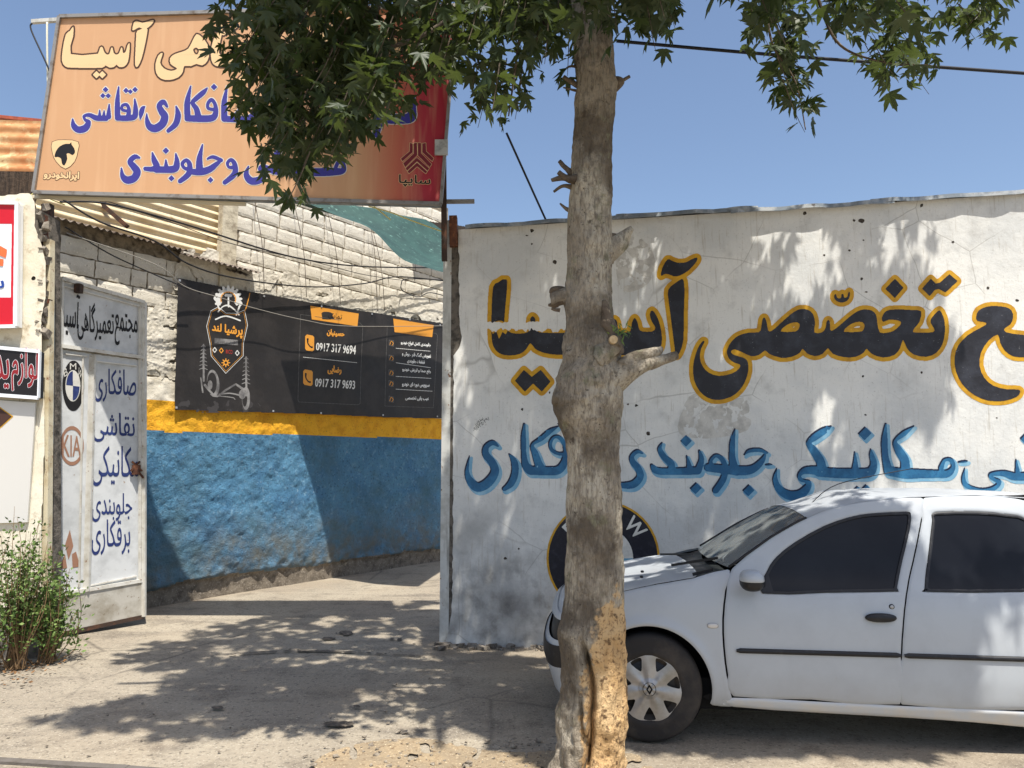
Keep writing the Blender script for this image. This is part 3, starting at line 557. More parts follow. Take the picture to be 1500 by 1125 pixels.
# props / struts under the billboard
m_dark = M('dark_rusty_steel', s2l(70, 56, 48), .8, [(12, s2l(110, 74, 54), .5, .7, 5)], metal=.2)
def strut(a, b, w_, label, name='steel_strut', cat='strut', mat=None, h_=None, group=None):
    A_ = Acc(); A_.bar(a, b, w_, h_); return tag(A_.out(name, mat or m_dark), label, cat, group)
strut(BL.px((150, 283), -.2)[0] * [1, 1, 1], BL.px((176, 336), .16)[0], .045, 'dark slanting strut under the left end of the billboard')
strut(BL.px((157, 292), .1)[0], BL.px((143, 300), .1)[0], .03, 'short dark stub of steel beside the slanting strut')
# left far rusty roof
a = atY(-30, 250, 10.5); corr('rusty_roof', a, (1, .05, 0), (0, .35, 1), 1.45, 1.0, .2, .02, m_crust, 'rusty orange corrugated roof in the upper left corner behind the billboard', 'roof')
A_ = Acc(); a = atY(-20, 170, 11.2); b = atY(62, 178, 11.3); A_.bar(a, b, .08, .05); tag(A_.out('roof_ridge', M('red_brown_ridge', s2l(170, 84, 58), .7, [(8, s2l(120, 60, 44), .5, .7, 4)])), 'red brown ridge capping on top of the rusty roof', 'ridge')
slab([atY(x, y, 11.4) for x, y in ((-30, 330), (66, 330), (62, 243), (-30, 240))], .1, (0, -1, 0), 'plank', M('dark_shed_boards', s2l(84, 70, 58), .95, [(6, s2l(50, 42, 36), .4, .6, 5, None, (6, 1, .6))], [(20, .8, .02)])) ; tag(bpy.data.objects['plank'], 'dark brown shed wall under the rusty roof at the far left', 'shed wall'); bpy.data.objects['plank'].name = 'shed_wall'
# scrap of roof seen between billboard and white wall
a = BL.px((596, 322), .25)[0]; b = BL.px((712, 338), .25)[0]; L_ = np.linalg.norm(b - a); corr('far_roof', a - [0, 0, .05], b - a, (.1, .9, .16), L_ * 1.5, 1.6, .076, .016, m_cgrey, 'grey corrugated roof edge between the billboard and the white wall', 'roof', along='v')
A_ = Acc(); A_.bar(a - [0, 0, .14], a - [0, 0, .14] + (b - a) * 1.2, .06, .16); tag(A_.out('eave_beam', M('dark_eave_wood', s2l(60, 50, 42), .9)), 'dark eave beam under the far corrugated roof edge', 'beam')
# ------------------------------------------------------------ green tarpaulin
m_tarp = M('green_tarpaulin', s2l(46, 76, 70), .7, [(3, s2l(38, 64, 60), .42, .62, 5), (14, s2l(112, 150, 138), .6, .75, 5)], [(6, .3, .03), (120, .3, .003)])
def bp(p, t): return BL.px(p)[0] + SUN * t
def tsolve(p, ytar):
    for t in np.arange(.5, 9, .02):
        if proj(bp(p, t))[0][0][1] < ytar: return t
tA = 2.3; tD = tsolve((485, 835), 327)
cA, cD = bp((410, 563), tA), bp((485, 838), tD); cE = atY(602, 386, cD[1] - .35); cF = atY(668, 398, cD[1] - .5); cB = bp((652, 586), 2.35); cB2 = bp((560, 575), 2.35)
print('tarp', cA, cD, cE, cF, cB)
low = crom([cA, cD, cE, cF], 8); upp = crom([cA + [0, .02, .02], cB2 + [0, 0, .32], cB + [0, 0, .34], cB + [.9, .6, .3]], 8); n = len(low); nv = 14; V = []; 
for i in range(n):
    for j in range(nv):
        t = j / (nv - 1); p = low[i] * (1 - t) + upp[i] * t; sag = math.sin(math.pi * t) * math.sin(math.pi * i / (n - 1)); p = p + np.array([0, 0, -.16 * sag]); 
        if j == nv - 1: p = p + np.array([0, 0, -.05 * abs(math.sin(i * .55))])
        p = p + np.array([0, 0, .02 * math.sin(i * .8 + j * .9)]); V.append(p)
tag(mesh('tarpaulin', V, grid(nv, n), m_tarp, None, smooth=True), 'green tarpaulin slung over the yard, its edge sagging from billboard to white wall', 'tarpaulin')
# ------------------------------------------------------------ banner
m_ban = M('black_banner_vinyl', s2l(40, 37, 36), .5, [(3, s2l(52, 48, 46), .45, .65, 5)], [(2.2, .5, .03), (9, .3, .008)])
bdisp = lambda uv: .016 * noise(uv, 1.6, 71, 2); BN = Plane(BL.at((0, 0), .10)[0][:2], BL.U[:2], bdisp)
banner = thing('banner', 'black vinyl workshop banner with phone numbers hung on the yard wall', 'banner', X0(BN.px((450, 620))[0]))
bc = Cv(250, 400, 660, 620, 1.); bc.poly([(260, 407), (330, 421), (400, 433), (470, 446), (560, 460), (651, 474), (649, 613), (560, 611), (450, 606), (350, 603), (256, 600)], sm=1)
emit(bc, BN.px, 0, m_ban, 'vinyl_sheet', banner, merge=False, smooth=True)
m_or = M('banner_orange_print', s2l(232, 160, 60), .5); m_bw = M('banner_white_print', s2l(226, 226, 222), .5); m_bg = M('banner_grey_print', s2l(150, 148, 146), .5, [(6, s2l(96, 94, 94), .4, .65, 4)]); m_bk = M('banner_black_print', s2l(26, 24, 26), .5)
m_tc = M('banner_red_print', s2l(190, 60, 50), .5); m_bb = M('banner_blue_print', s2l(120, 160, 210), .5); m_th = M('banner_thin_line', s2l(96, 94, 92), .5)
KB = dict(o=(240, 280), k=3.31)
bo = Cv(250, 400, 660, 620, 4); bw = bo.new(); bgr = bo.new(); bk = bo.new(); bl_ = bo.new()
Z = lambda *q: [(240 + x / 3.31, 280 + y / 3.31) for x, y in q]
bo.poly([(708,556),(943,594),(936,656),(715,622)], sm=1, **KB); bo.poly([(1110,618),(1307,650),(1300,708),(1116,684)], sm=1, **KB)
bk.text('تماس', Z((795,585),(862,597),(860,630),(793,617)), .15); bk.text('خدمات جلوبندی', Z((1150,645),(1266,662),(1264,692),(1148,676)), .35)
bo.text('حسینیان', Z((790,668),(872,680),(872,712),(788,702)), .5); bo.text('رضایی', Z((795,845),(858,850),(858,890),(793,886)), .5)
bw.text('0917 317 9694', Z((738,735),(930,750),(928,792),(737,772)), .35); bw.text('0917 317 9693', Z((736,908),(926,920),(924,960),(734,947)), .35)
for (x0, y0, x1, y1) in ((684, 695, 727, 778), (676, 864, 722, 945)):
    bo.poly([(x0, y0 + 8), (x0 + 8, y0), (x1 - 6, y0 + 6), (x1, y0 + 14), (x1, y1 - 8), (x1 - 8, y1), (x0 + 6, y1 - 6), (x0, y1 - 14)], sm=1, **KB)
    bk.stroke([(x0 + 12, y0 + 22, 9), (x0 + 13, y0 + 42, 6), (x0 + 24, y0 + 58, 6), (x0 + 33, y0 + 62, 9)], **KB)
for a_, b2 in (((676, 805), (936, 832)), ((1124, 762), (1292, 776)), ((1124, 832), (1292, 856)), ((1124, 898), (1294, 908)), ((1124, 960), (1300, 970))): bw.stroke([(*a_, 2.2), (*b2, 2.2)], **KB)
for s_, q in (('جلوبندی کامل انواع خودرو', ((1148,725),(1294,738),(1294,760),(1148,748))), ('تعویض کمک فنر ، بوش و', ((1154,778),(1294,792),(1294,814),(1154,800))), ('قطعات جلوبندی', ((1180,812),(1264,822),(1264,842),(1180,834))), ('رفع صدا و لرزش خودرو', ((1156,854),(1292,866),(1292,888),(1156,878))), ('سرویس دوره ای خودرو', ((1154,924),(1286,930),(1286,954),(1154,948))), ('عیب یابی تخصصی', ((1172,992),(1284,996),(1284,1018),(1172,1014)))): bw.text(s_, Z(*q), .3)
for y in (722, 795, 866, 918, 994):
    bo.stroke([(1094, y + 22, 3), (1100, y + 6, 3), (1110, y + 16, 3), (1104, y + 26, 3)], **KB); bl_.stroke([(1090, y, 3), (1112, y + 4, 3), (1112, y + 30, 3), (1090, y + 26, 3), (1090, y, 3)], sm=1, **KB)
def frame(P, c): 
    for a_, b2 in zip(P, P[1:] + P[:1]): c.stroke([(*a_, 2.), (*b2, 2.)], **KB)
frame([(662, 598), (950, 640), (962, 655), (950, 1030), (940, 1036), (655, 1022), (650, 1010)], bl_); frame([(1080, 655), (1318, 690), (1326, 700), (1306, 1050), (1070, 1042)], bl_)
# crest
sh1 = bo.new().poly([(225,580),(262,560),(300,590),(350,592),(390,575),(405,650),(385,740),(385,800),(300,885),(228,800),(222,740),(205,655)], sm=1, **KB)
bw.a |= sh1.minus(sh1.ero(.9)).a; in2 = sh1.ero(2.2); bo.a |= in2.minus(in2.ero(.7)).a
bo.text('پرشیا لند', Z((235,640),(380,655),(378,715),(233,690)), .7)
bgr.poly([(245,712),(358,722),(358,748),(245,738)], sm=1, **KB); bk.text('مکانیکی و جلوبندی', Z((258,720),(350,727),(350,743),(258,736)), .1)
gc = (310, 525)
gear = bo.new()
for k in range(11):
    a_ = math.radians(-200 + k * 22); gear.stroke([(gc[0] + 40 * math.cos(a_), gc[1] + 40 * math.sin(a_), 16), (gc[0] + 62 * math.cos(a_), gc[1] + 62 * math.sin(a_), 12)], **KB)
gear.stroke([(gc[0] + 48 * math.cos(math.radians(t)), gc[1] + 48 * math.sin(math.radians(t)), 12) for t in range(-210, 31, 20)], **KB); bw.a |= gear.a
bo.stroke([(gc[0] + 36 * math.cos(math.radians(t)), gc[1] + 36 * math.sin(math.radians(t)), 5) for t in range(-200, 21, 20)], **KB)
bw.stroke([(300, 505, 14), (322, 507, 14)], **KB); bw.stroke([(311, 515, 8), (312, 560, 8)], **KB); bw.stroke([(262, 585, 6), (285, 560, 6), (311, 555, 8), (340, 575, 6), (362, 600, 6)], **KB)
for (x, y, s_) in ((256, 520, -1), (362, 545, 1)): bw.stroke([(x, y - 16, 7), (x + s_ * 12, y, 9), (x, y + 16, 7)], **KB); bw.stroke([(x + s_ * 4, y + 10, 8), (x - s_ * 12, y + 55, 7)], **KB)
bw.stroke([(250, 622, 7), (300, 606, 7), (368, 628, 7)], **KB)
for (x, y, c_) in ((246, 770, bw), (278, 773, bo), (355, 785, bw)): c_.stroke([(x - 9, y, 4), (x, y - 12, 4), (x + 9, y, 4), (x, y + 12, 4), (x - 9, y, 4)], sm=1, **KB)
emr = bo.new(); emr.text('IKCO', Z((300,768),(332,771),(332,790),(300,787)), .2)
for k in range(8): a_ = math.radians(k * 45); bo.stroke([(300 + 9 * math.cos(a_), 832 + 9 * math.sin(a_), 6), (300 + 19 * math.cos(a_), 832 + 19 * math.sin(a_), 5)], **KB)
bo.stroke([(300 + 10 * math.cos(math.radians(t)), 832 + 10 * math.sin(math.radians(t)), 5) for t in range(0, 361, 30)], **KB)
# coil springs, discs and arms
for (x, y0, y1) in ((192, 750, 860), (398, 810, 930)):
    for k in range(7):
        y = y0 + (y1 - y0) * k / 6; w_ = 10 + k * 1.6; bgr.stroke([(x - w_, y + 4, 3.5), (x, y - 2, 4.5), (x + w_, y + 5, 3.5)], **KB)
    bgr.stroke([(x, y0 - 5, 8), (x + 2, y1 + 60, 10)], **KB)
d1 = bo.new().ell(240 + 240 / 3.31, 280 + 932 / 3.31, 9, 20, rot=-.1); d1 = d1.minus(bo.new().ell(240 + 234 / 3.31, 280 + 932 / 3.31, 7, 16)); d1.ell(240 + 225 / 3.31, 280 + 940 / 3.31, 3.5, 7)
d2 = bo.new().ell(240 + 398 / 3.31, 280 + 1005 / 3.31, 6, 17); d2 = d2.minus(bo.new().ell(240 + 392 / 3.31, 280 + 1005 / 3.31, 3.6, 12)); d2.ell(240 + 380 / 3.31, 280 + 985 / 3.31, 5, 7)
bgr.a |= d1.a | d2.a
for s_ in ([(200, 940, 12), (230, 975, 10), (260, 995, 8), (300, 965, 10), (350, 935, 8)], [(270, 985, 8), (320, 980, 6), (370, 990, 8)], [(180, 905, 6), (190, 975, 8)], [(355, 940, 10), (385, 960, 12), (400, 960, 8)], [(345, 1010, 4), (330, 1000, 4), (250, 992, 4)]): bgr.stroke(s_, **KB)
bo.stroke([(415, 495, 2.5), (398, 560, 5), (388, 585, 2.5)], **KB)
mist = bo.new().poly([(120, 1000), (240, 1010), (420, 1010), (470, 1060), (300, 1075), (70, 1062)], **KB).wear(-.12, .12, 5)
for cv_, m_, of, nm in ((mist, M('banner_mist', s2l(66, 63, 63), .5), .0012, 'printed_mist'), (bl_, m_th, .0015, 'printed_frame_line'), (bgr, m_bg, .0018, 'printed_suspension_parts'), (bw, m_bw, .0022, 'printed_white_text'), (bo, m_or, .0026, 'printed_orange_text'), (emr, m_tc, .0026, 'printed_red_mark'), (bk, m_bk, .0034, 'printed_dark_text')): emit(cv_, BN.px, of, m_, nm, banner, blur=1, kind='stuff')
Ac = Acc()
for (x, y) in ((262, 411), (330, 424), (386, 434), (470, 449), (544, 460), (600, 468), (644, 476), (258, 597), (400, 602), (470, 605), (560, 608), (640, 610)): Ac.add(*box(BN.px((x, y), .006)[0], (.012, .006, .012), (BL.U, BL.N, (0, 0, 1))))
Ac.out('fixing_screws', M('screw_metal', s2l(190, 190, 190), .4, metal=.6), banner, kind='stuff')
# ------------------------------------------------------------ wires
m_wire = M('black_cable', s2l(30, 30, 34), .6); m_wg = M('grey_wire', s2l(150, 146, 138), .6); m_rope = M('yellow_rope', s2l(226, 214, 130), .7); m_wr = M('brown_wire', s2l(80, 66, 56), .7)
def wire(pts, r, mat, label, name='cable', cat='cable', sag=None, group=None):
    P = crom(pts, 6) if len(pts) > 2 else np.linspace(pts[0], pts[1], 9)
    V, Fc = tube(P, r, 6); return tag(mesh(name, V, Fc, mat, None, smooth=True), label, cat, group)
def bw_(p, o): return BL.px(p, o)[0]
wire([bw_(p, o) for p, o in (((78, 300), .15), ((140, 305), .25), ((250, 335), .3), ((400, 378), .25), ((500, 392), .2), ((600, 394), .15), ((655, 392), .1))], .011, m_wire, 'thick black cable drooping across the block wall under the billboard')
wire([bw_(p, o) for p, o in (((72, 300), .3), ((120, 335), .4), ((200, 362), .4), ((255, 392), .3), ((330, 412), .25), ((440, 423), .2), ((520, 418), .2), ((570, 408), .2), ((655, 414), .1))], .010, m_wire, 'black cable running just above the top edge of the banner')
wire([bw_(p, o) for p, o in (((76, 340), .3), ((140, 378), .3), ((200, 405), .3), ((260, 428), .25))], .007, m_wire, 'thin black cable crossing above the gate leaf')
wire([bw_(p, o) for p, o in (((75, 350), .35), ((200, 395), .4), ((246, 425), .35), ((300, 440), .3), ((360, 456), .25), ((430, 472), .25), ((500, 480), .2), ((655, 478), .1))], .005, m_wg, 'pale grey wire strung across the front of the banner')
wire([bw_(p, o) for p, o in (((100, 286), .2), ((230, 330), .25), ((330, 362), .2), ((440, 385), .2), ((520, 405), .2), ((600, 415), .15))], .005, m_wire, 'thin black wire below the thick drooping cable')
wire([bw_(p, .12) for p in ((648, 412), (590, 410), (580, 418), (583, 428), (605, 436), (622, 430), (648, 436))], .008, m_wire, 'loop of black cable hanging beside the right end of the banner')
for i, (a_, b2) in enumerate((((368, 288), (372, 430)), ((428, 300), (434, 438)), ((474, 300), (484, 448)), ((535, 305), (538, 458)), ((541, 330), (549, 458)))):
    wire([bw_(a_, .05), bw_(((a_[0] + b2[0]) / 2, (a_[1] + b2[1]) / 2), .20), bw_(b2, .22)], .0045, m_wr, ['thin wire holding the banner, leftmost of the five', 'thin wire holding the banner, second from the left', 'thin wire holding the banner, middle of the five', 'thin wire holding the banner, fourth from the left', 'thin wire holding the banner, rightmost of the five'][i], 'tie_wire', 'wire', group='thin wires holding the banner')
# overhead cables
t_ = 2.55; cY = WH.px((1350, 632))[0] + SUN * t_
pA, pB = atY(1540, 108, 5.14), atY(903, 60, 5.24); wire([pB + (pB - pA) * .0, pB * .66 + pA * .34 - [0, 0, .015], pA * .7 + pB * .3 - [0, 0, .015], pA + (pA - pB) * .8], .012, m_wire, 'black overhead cable running right from the tree across the sky')
wire([atY(742, 195, 6.2), atY(800, 323, WH.px((800, 323))[0][1] + .1), atY(812, 345, WH.px((800, 323))[0][1] + .35)], .011, m_wire, 'black cable slanting down onto the coping left of the trunk')
# ------------------------------------------------------------ billboard
bill = thing('billboard', 'large tan and red billboard with cream and blue Persian lettering over the gate', 'billboard', X0(SG.px((345, 300))[0]))
TLb, TRb, BRb, BLb = (88, 25), (669, 9), (646, 299), (50, 282)
m_bill = bpy.data.materials.new('billboard_vinyl'); m_bill.use_nodes = True; t = m_bill.node_tree; b = t.nodes['Principled BSDF']; L = t.links.new
tc = t.nodes.new('ShaderNodeTexCoord'); sx = t.nodes.new('ShaderNodeSeparateXYZ'); L(tc.outputs['Object'], sx.inputs[0]); mr = t.nodes.new('ShaderNodeMapRange'); L(sx.outputs[0], mr.inputs[0])
mr.inputs[1].default_value = SG.px((525, 150))[0][0]; mr.inputs[2].default_value = SG.px((652, 150))[0][0]; rp = t.nodes.new('ShaderNodeValToRGB'); L(mr.outputs[0], rp.inputs[0])
rp.color_ramp.elements[0].color = (*s2l(200, 154, 112), 1); rp.color_ramp.elements[1].color = (*s2l(160, 26, 46), 1); e = rp.color_ramp.elements.new(.45); e.color = (*s2l(190, 104, 78), 1); e = rp.color_ramp.elements.new(.75); e.color = (*s2l(168, 44, 58), 1)
nn = t.nodes.new('ShaderNodeTexNoise'); mp = t.nodes.new('ShaderNodeMapping'); mp.inputs['Scale'].default_value = (9, 1, .7); L(tc.outputs['Object'], mp.inputs[0]); L(mp.outputs[0], nn.inputs[0]); nn.inputs['Scale'].default_value = 1.6; nn.inputs['Detail'].default_value = 6
m2 = t.nodes.new('ShaderNodeMapRange'); L(nn.outputs[0], m2.inputs[0]); m2.inputs[1].default_value = .5; m2.inputs[2].default_value = .75; m2.inputs[4].default_value = .35; mx = t.nodes.new('ShaderNodeMix'); mx.data_type = 'RGBA'; L(m2.outputs[0], mx.inputs[0]); L(rp.outputs[0], mx.inputs[6]); mx.inputs[7].default_value = (*s2l(218, 178, 138), 1)
L(mx.outputs[2], b.inputs['Base Color']); b.inputs['Roughness'].default_value = .6
SGd = Plane((0, 6.73), (1, 0), lambda uv: .006 * noise(uv, 1.4, 91, 2))
c = Cv(40, 0, 680, 305, .5); c.poly([TLb, TRb, BRb, BLb], sm=1); emit(c, SGd.px, 0, m_bill, 'vinyl_face', bill, merge=False, smooth=True)
q = [SG.px(p, -.008)[0] for p in (BLb, BRb, TRb, TLb)]; slab(q, .10, SG.N, 'back_box', m_flash, bill)
m_fr = M('grey_aluminium_frame', s2l(150, 146, 140), .5, [(10, s2l(110, 98, 86), .5, .7, 4)], metal=.4)
for a_, b2 in ((BLb, BRb), (TLb, TRb), (BLb, TLb), (BRb, TRb)):
    A_ = Acc(); A_.bar(SG.px(a_, .008)[0], SG.px(b2, .008)[0], .03, .034); A_.out('frame_bar', m_fr, bill)
A_ = Acc(); A_.add(*box(SG.px((647, 218), .03)[0], (.062, .01, .075))); A_.out('metal_plate', M('bare_plate', s2l(190, 190, 184), .5, [(12, s2l(150, 150, 146), .45, .6, 4)], metal=.2), bill)
# print on the billboard
KA = dict(o=(0, 0), k=3.75); KR = dict(o=(300, 0), k=3.515)
L1 = Cv(60, 15, 660, 130, 3)
for P_ in [[(362,190),(385,170),(403,146),(402,200),(388,297),(520,297),(540,290),(550,262),(562,258),(570,280),(582,297),(600,297),(610,265),(618,262),(624,290),(640,300),(655,290),(665,262),(672,265),(675,290),(690,285),(700,250),(712,238),(710,290),(702,340),(682,365),(655,368),(640,355),(625,368),(600,370),(575,358),(560,372),(400,372),(360,365),(341,335),(345,270)],
    [(755,168),(805,155),(808,180),(795,250),(778,320),(757,365),(742,355),(745,260),(748,200)], [(727,165),(735,125),(752,115),(780,125),(810,118),(842,110),(840,125),(815,150),(790,160),(765,150),(745,160)],
    [(1080,188),(1110,205),(1140,245),(1150,290),(1140,335),(1112,360),(1080,352),(1050,364),(1012,364),(1005,395),(980,425),(930,440),(885,432),(858,400),(855,350),(870,305),(892,290),(890,310),(880,345),(900,375),(940,390),(972,380),(965,370),(938,352),(935,320),(960,298),(1000,285),(1035,268),(1058,225)],
    [(1160,270),(1175,215),(1200,165),(1222,128),(1226,150),(1212,220),(1203,290),(1240,318),(1330,312),(1345,345),(1250,366),(1185,362),(1162,330)], [(1225,180),(1300,143),(1300,155),(1230,194)], [(1395,300),(1425,290),(1440,330),(1425,380),(1385,440),(1310,442),(1330,412),(1385,370),(1400,335)]]: L1.poly(P_, sm=2, **KA)
L1.a &= ~L1.new().poly([(1062,272),(1078,262),(1094,278),(1084,300),(1068,292)], **KA).a
L1.dia(530, 410, 20, **KA); L1.dia(562, 410, 20, **KA)
L1.text('مجتمع تعمیر', [(392, 36), (642, 34), (638, 104), (392, 106)], 1.6)
m_crm = M('cream_print', s2l(228, 194, 146), .6); m_dkb = M('dark_brown_print', s2l(72, 48, 36), .6); m_nav = M('navy_print', s2l(58, 56, 140), .55)
emit(L1.dil(2.4), SGd.px, .0015, m_dkb, 'printed_outline', bill, blur=1); emit(L1, SGd.px, .0025, m_crm, 'printed_title', bill, blur=1, label='cream title line')
L2 = Cv(90, 110, 660, 290, 3)
for s_ in [[(582,650,26),(530,648,26),(492,632,20),(462,638,14),(468,658,14),(486,672,24),(468,704,34),(430,712,32),(405,690,26),(399,655,8)], [(600,575,8),(596,640,26)], [(572,608,6),(570,642,20)], [(548,605,6),(547,640,18)],
    [(652,478,8),(645,560,24),(646,645,28)], [(646,648,26),(700,648,28),(738,640,28),(745,600,24),(740,545,8)], [(705,640,26),(708,600,18),(695,575,16),(672,580,14),(672,602,14),(700,610,14)], [(796,585,6),(784,595,20),(776,620,24),(770,655,6)],
    [(918,585,12),(898,560,24),(875,580,26),(888,612,32),(905,640,36),(892,680,38),(855,705,38),(822,695,32),(808,660,20),(806,625,6)], [(968,585,8),(978,630,28),(965,680,28),(925,718,20)], [(1048,475,8),(1030,560,28),(1030,640,30)],
    [(1138,485,8),(1115,510,24),(1080,540,24),(1058,565,20),(1080,600,26),(1090,645,32)], [(1030,650,30),(1100,652,32),(1165,648,32),(1185,620,26),(1182,575,18),(1162,548,18),(1142,570,16),(1145,595,16),(1175,602,16)],
    [(1248,475,8),(1232,560,26),(1232,640,32)], [(1232,652,30),(1300,655,30),(1370,650,32),(1405,610,30),(1385,575,22),(1345,580,20),(1300,630,26)],
    [(768,868,10),(742,862,24),(716,888,26),(735,915,32),(755,945,36),(738,980,36),(700,990,36),(675,968,24),(668,925,8)], [(838,840,8),(848,880,26),(862,915,30),(840,930,26),(800,928,20)], [(860,932,32),(912,932,32),(962,926,34),(972,890,26),(966,845,8)], [(912,880,8),(914,925,26)],
    [(1040,930,22),(1012,922,16),(1002,898,18),(1024,880,18),(1042,905,24),(1036,955,28),(990,995,22)], [(1112,795,8),(1096,870,28),(1096,935,36)], [(1040,942,26),(1100,944,34),(1150,930,32),(1190,900,22),(1215,882,10)], [(1140,872,10),(1170,862,18),(1215,880,18)],
    [(1285,918,20),(1258,918,14),(1250,895,16),(1270,878,18),(1290,905,24),(1288,955,28),(1235,1002,22)]]: L2.stroke(s_, wk=1.14, **KA)
for x, y, r in ((580,492,16),(565,526,15),(594,526,15),(692,497,16),(716,503,14),(742,492,16),(1176,478,18),(912,828,18),(942,980,17),(1156,988,17)): L2.dia(x, y, r, **KA)
for s_ in [[(1078,502,10),(1068,560,38),(1060,605,46),(1000,612,46),(930,606,46),(905,560,30),(898,620,40),(880,690,34)], [(400,505,20),(425,560,26),(440,600,24)], [(225,858,8),(214,900,26),(240,932,34),(285,925,34),(312,892,26),(285,872,20),(300,858,20),(360,880,34),(450,885,38)], [(395,765,14),(368,810,36),(405,860,38)], [(450,885,38),(560,888,38),(660,885,38),(712,880,26),(712,845,20),(690,835,18),(676,860,18)]]: L2.stroke(s_, wk=1.1, **KR)
emit(L2.dil(1.3), SGd.px, .0015, m_wp, 'printed_outline', bill, blur=1); emit(L2, SGd.px, .0025, m_nav, 'printed_lettering', bill, blur=1, label='two lines of navy lettering')
lg = Cv(55, 190, 140, 280, 5); shd = lg.new().poly([(285,778),(355,766),(432,778),(430,830),(412,888),(360,930),(308,890),(286,840)], sm=2, **KA)
hs = lg.new().poly([(300,862),(308,830),(330,803),(362,790),(384,790),(392,780),(394,795),(408,815),(412,838),(398,852),(380,842),(366,846),(370,872),(355,908),(340,898),(336,872),(318,862)], sm=2, **KA)
txt = lg.new(); txt.text('ایرانخودرو', [(65, 250), (116, 252), (115, 265), (64, 262)], .6)
emit(shd, SGd.px, .0015, m_dkb, 'logo_outline', bill, blur=1); emit(shd.ero(.8), SGd.px, .0022, m_crm, 'logo_shield', bill, blur=1); emit(hs, SGd.px, .003, m_bk, 'logo_horse_head', bill, blur=1)
emit(txt.dil(.8), SGd.px, .0015, m_dkb, 'logo_name_outline', bill, blur=1); emit(txt, SGd.px, .0022, m_crm, 'logo_name', bill, blur=1)
sp_ = Cv(580, 200, 645, 280, 5)
for P_ in [[(1056,736),(1070,740),(1070,785),(1018,832),(1010,818),(1055,780)], [(1076,738),(1092,736),(1094,800),(1032,862),(1022,842),(1076,792)], [(1098,736),(1114,738),(1114,790),(1168,846),(1158,862),(1098,802)], [(1120,740),(1138,736),(1140,780),(1178,815),(1172,832),(1120,785)], [(1092,812),(1156,868),(1138,895),(1094,858),(1052,895),(1034,868)]]: sp_.poly(P_, sm=1, **KR)
sp_.a &= ~sp_.new().stroke([(1045,880,4),(1093,835,4),(1146,882,4)], sm=1, **KR).a
m_lg = M('logo_fill', s2l(120, 40, 50), .6); emit(sp_.dil(.7), SGd.px, .0015, m_crm, 'logo_outline', bill, blur=1); emit(sp_.ero(.15), SGd.px, .0025, m_lg, 'logo_arms', bill, blur=1)
tx = Cv(580, 250, 640, 285, 5); tx.text('سایپا', [(585, 256), (631, 258), (630, 275), (584, 273)], .3); emit(tx.dil(.7), SGd.px, .0015, m_crm, 'logo_name_outline', bill, blur=1); emit(tx, SGd.px, .0025, m_bk, 'logo_name', bill, blur=1)
# pipes carrying the billboard
strut(atY(648, 20, 6.83), atY(651, 382, 6.83), .05, 'dark vertical steel pipe carrying the right end of the billboard', 'support_pipe', 'pipe')
strut(atY(600, 296, 6.86), atY(695, 295, 6.86), .035, 'short grey horizontal bar sticking out right of the billboard', 'steel_bar', 'bar', m_fr)
strut(atY(40, 288, 6.8), atY(360, 299, 6.8), .03, 'pale horizontal pipe under the left half of the billboard', 'support_pipe', 'pipe', M('cream_pipe', s2l(214, 204, 178), .6))
strut(atY(47, 32, 6.8), atY(120, 27, 6.8), .035, 'short white bar at the top left corner of the billboard', 'steel_bar', 'bar', m_postw)
wire([atY(69, 33, 6.76), atY(69, 60, 6.76), atY(70, 125, 6.78)], .010, M('white_conduit', s2l(222, 220, 200), .5), 'thin white conduit hanging at the left edge of the billboard', 'conduit', 'conduit')
wire([atY(47, 34, 6.72), atY(46, 45, 6.72), atY(70, 98, 6.74), atY(71, 110, 6.76)], .008, m_wire, 'black cable bent round the top left corner of the billboard')
for i, pts in enumerate((((540, 302), (575, 312), (600, 322), (650, 340)), ((545, 300), (560, 312), (572, 322)), ((38, 292), (56, 280), (70, 290), (95, 300)))):
    wire([atY(x, y, 7.0) for x, y in pts], .006, m_rope, ['yellow rope tying the tarpaulin below the billboard, running to the white wall', 'short yellow rope end hanging under the billboard', 'pale yellow rope wound round the bottom left corner of the billboard'][i], 'rope', 'rope')
# ============================================================ shop wall at the left edge
m_stuc = M('cream_stucco', s2l(226, 218, 198), .85, [(3, s2l(206, 196, 172), .45, .65, 6), (10, s2l(168, 152, 124), .58, .74, 6), (2.2, s2l(120, 110, 96), 0, .012, 0, 'crack', None, .5)], [(20, .4, .01), (60, .3, .004)])
shop = thing('shop_wall', 'cream stucco wall strip of the neighbouring shop at the left edge', 'wall', X0(SH.px((30, 962))[0]))
c = Cv(-200, 270, 80, 990, .5); c.poly([(-200, 296), (10, 286), (44, 282), (52, 300), (50, 330), (58, 350), (66, 380), (68, 430), (60, 470), (62, 540), (66, 600), (62, 740), (60, 985), (-200, 985)], sm=1)
def shmap(p, off=0.): uv = SH.uv(p); return SH.at(uv, off + .008 * noise(uv, 3, 33, 3))
emit(c.wear(.62, .08, 3), shmap, 0, m_stuc, 'stucco_face', shop, merge=False, smooth=True)
slab([SH.px(p, -.012)[0] for p in ((-200, 990), (54, 990), (54, 305), (-200, 300))], .35, SH.N, 'masonry_core', m_core, shop)
A_ = Acc(); 
for i in range(16):
    rr = random.Random(i); p = SH.px((60 + rr.uniform(-5, 5), 298 + i * 13 + rr.uniform(-6, 6)), -.04)[0]; V, Fc = box(p, (.022, .03, .035), Matrix.Rotation(rr.random() * 3, 3, 'X')); V += (RNG.random(V.shape) - .5) * .03; A_.add(V, Fc)
A_.out('broken_masonry', m_rub, shop)
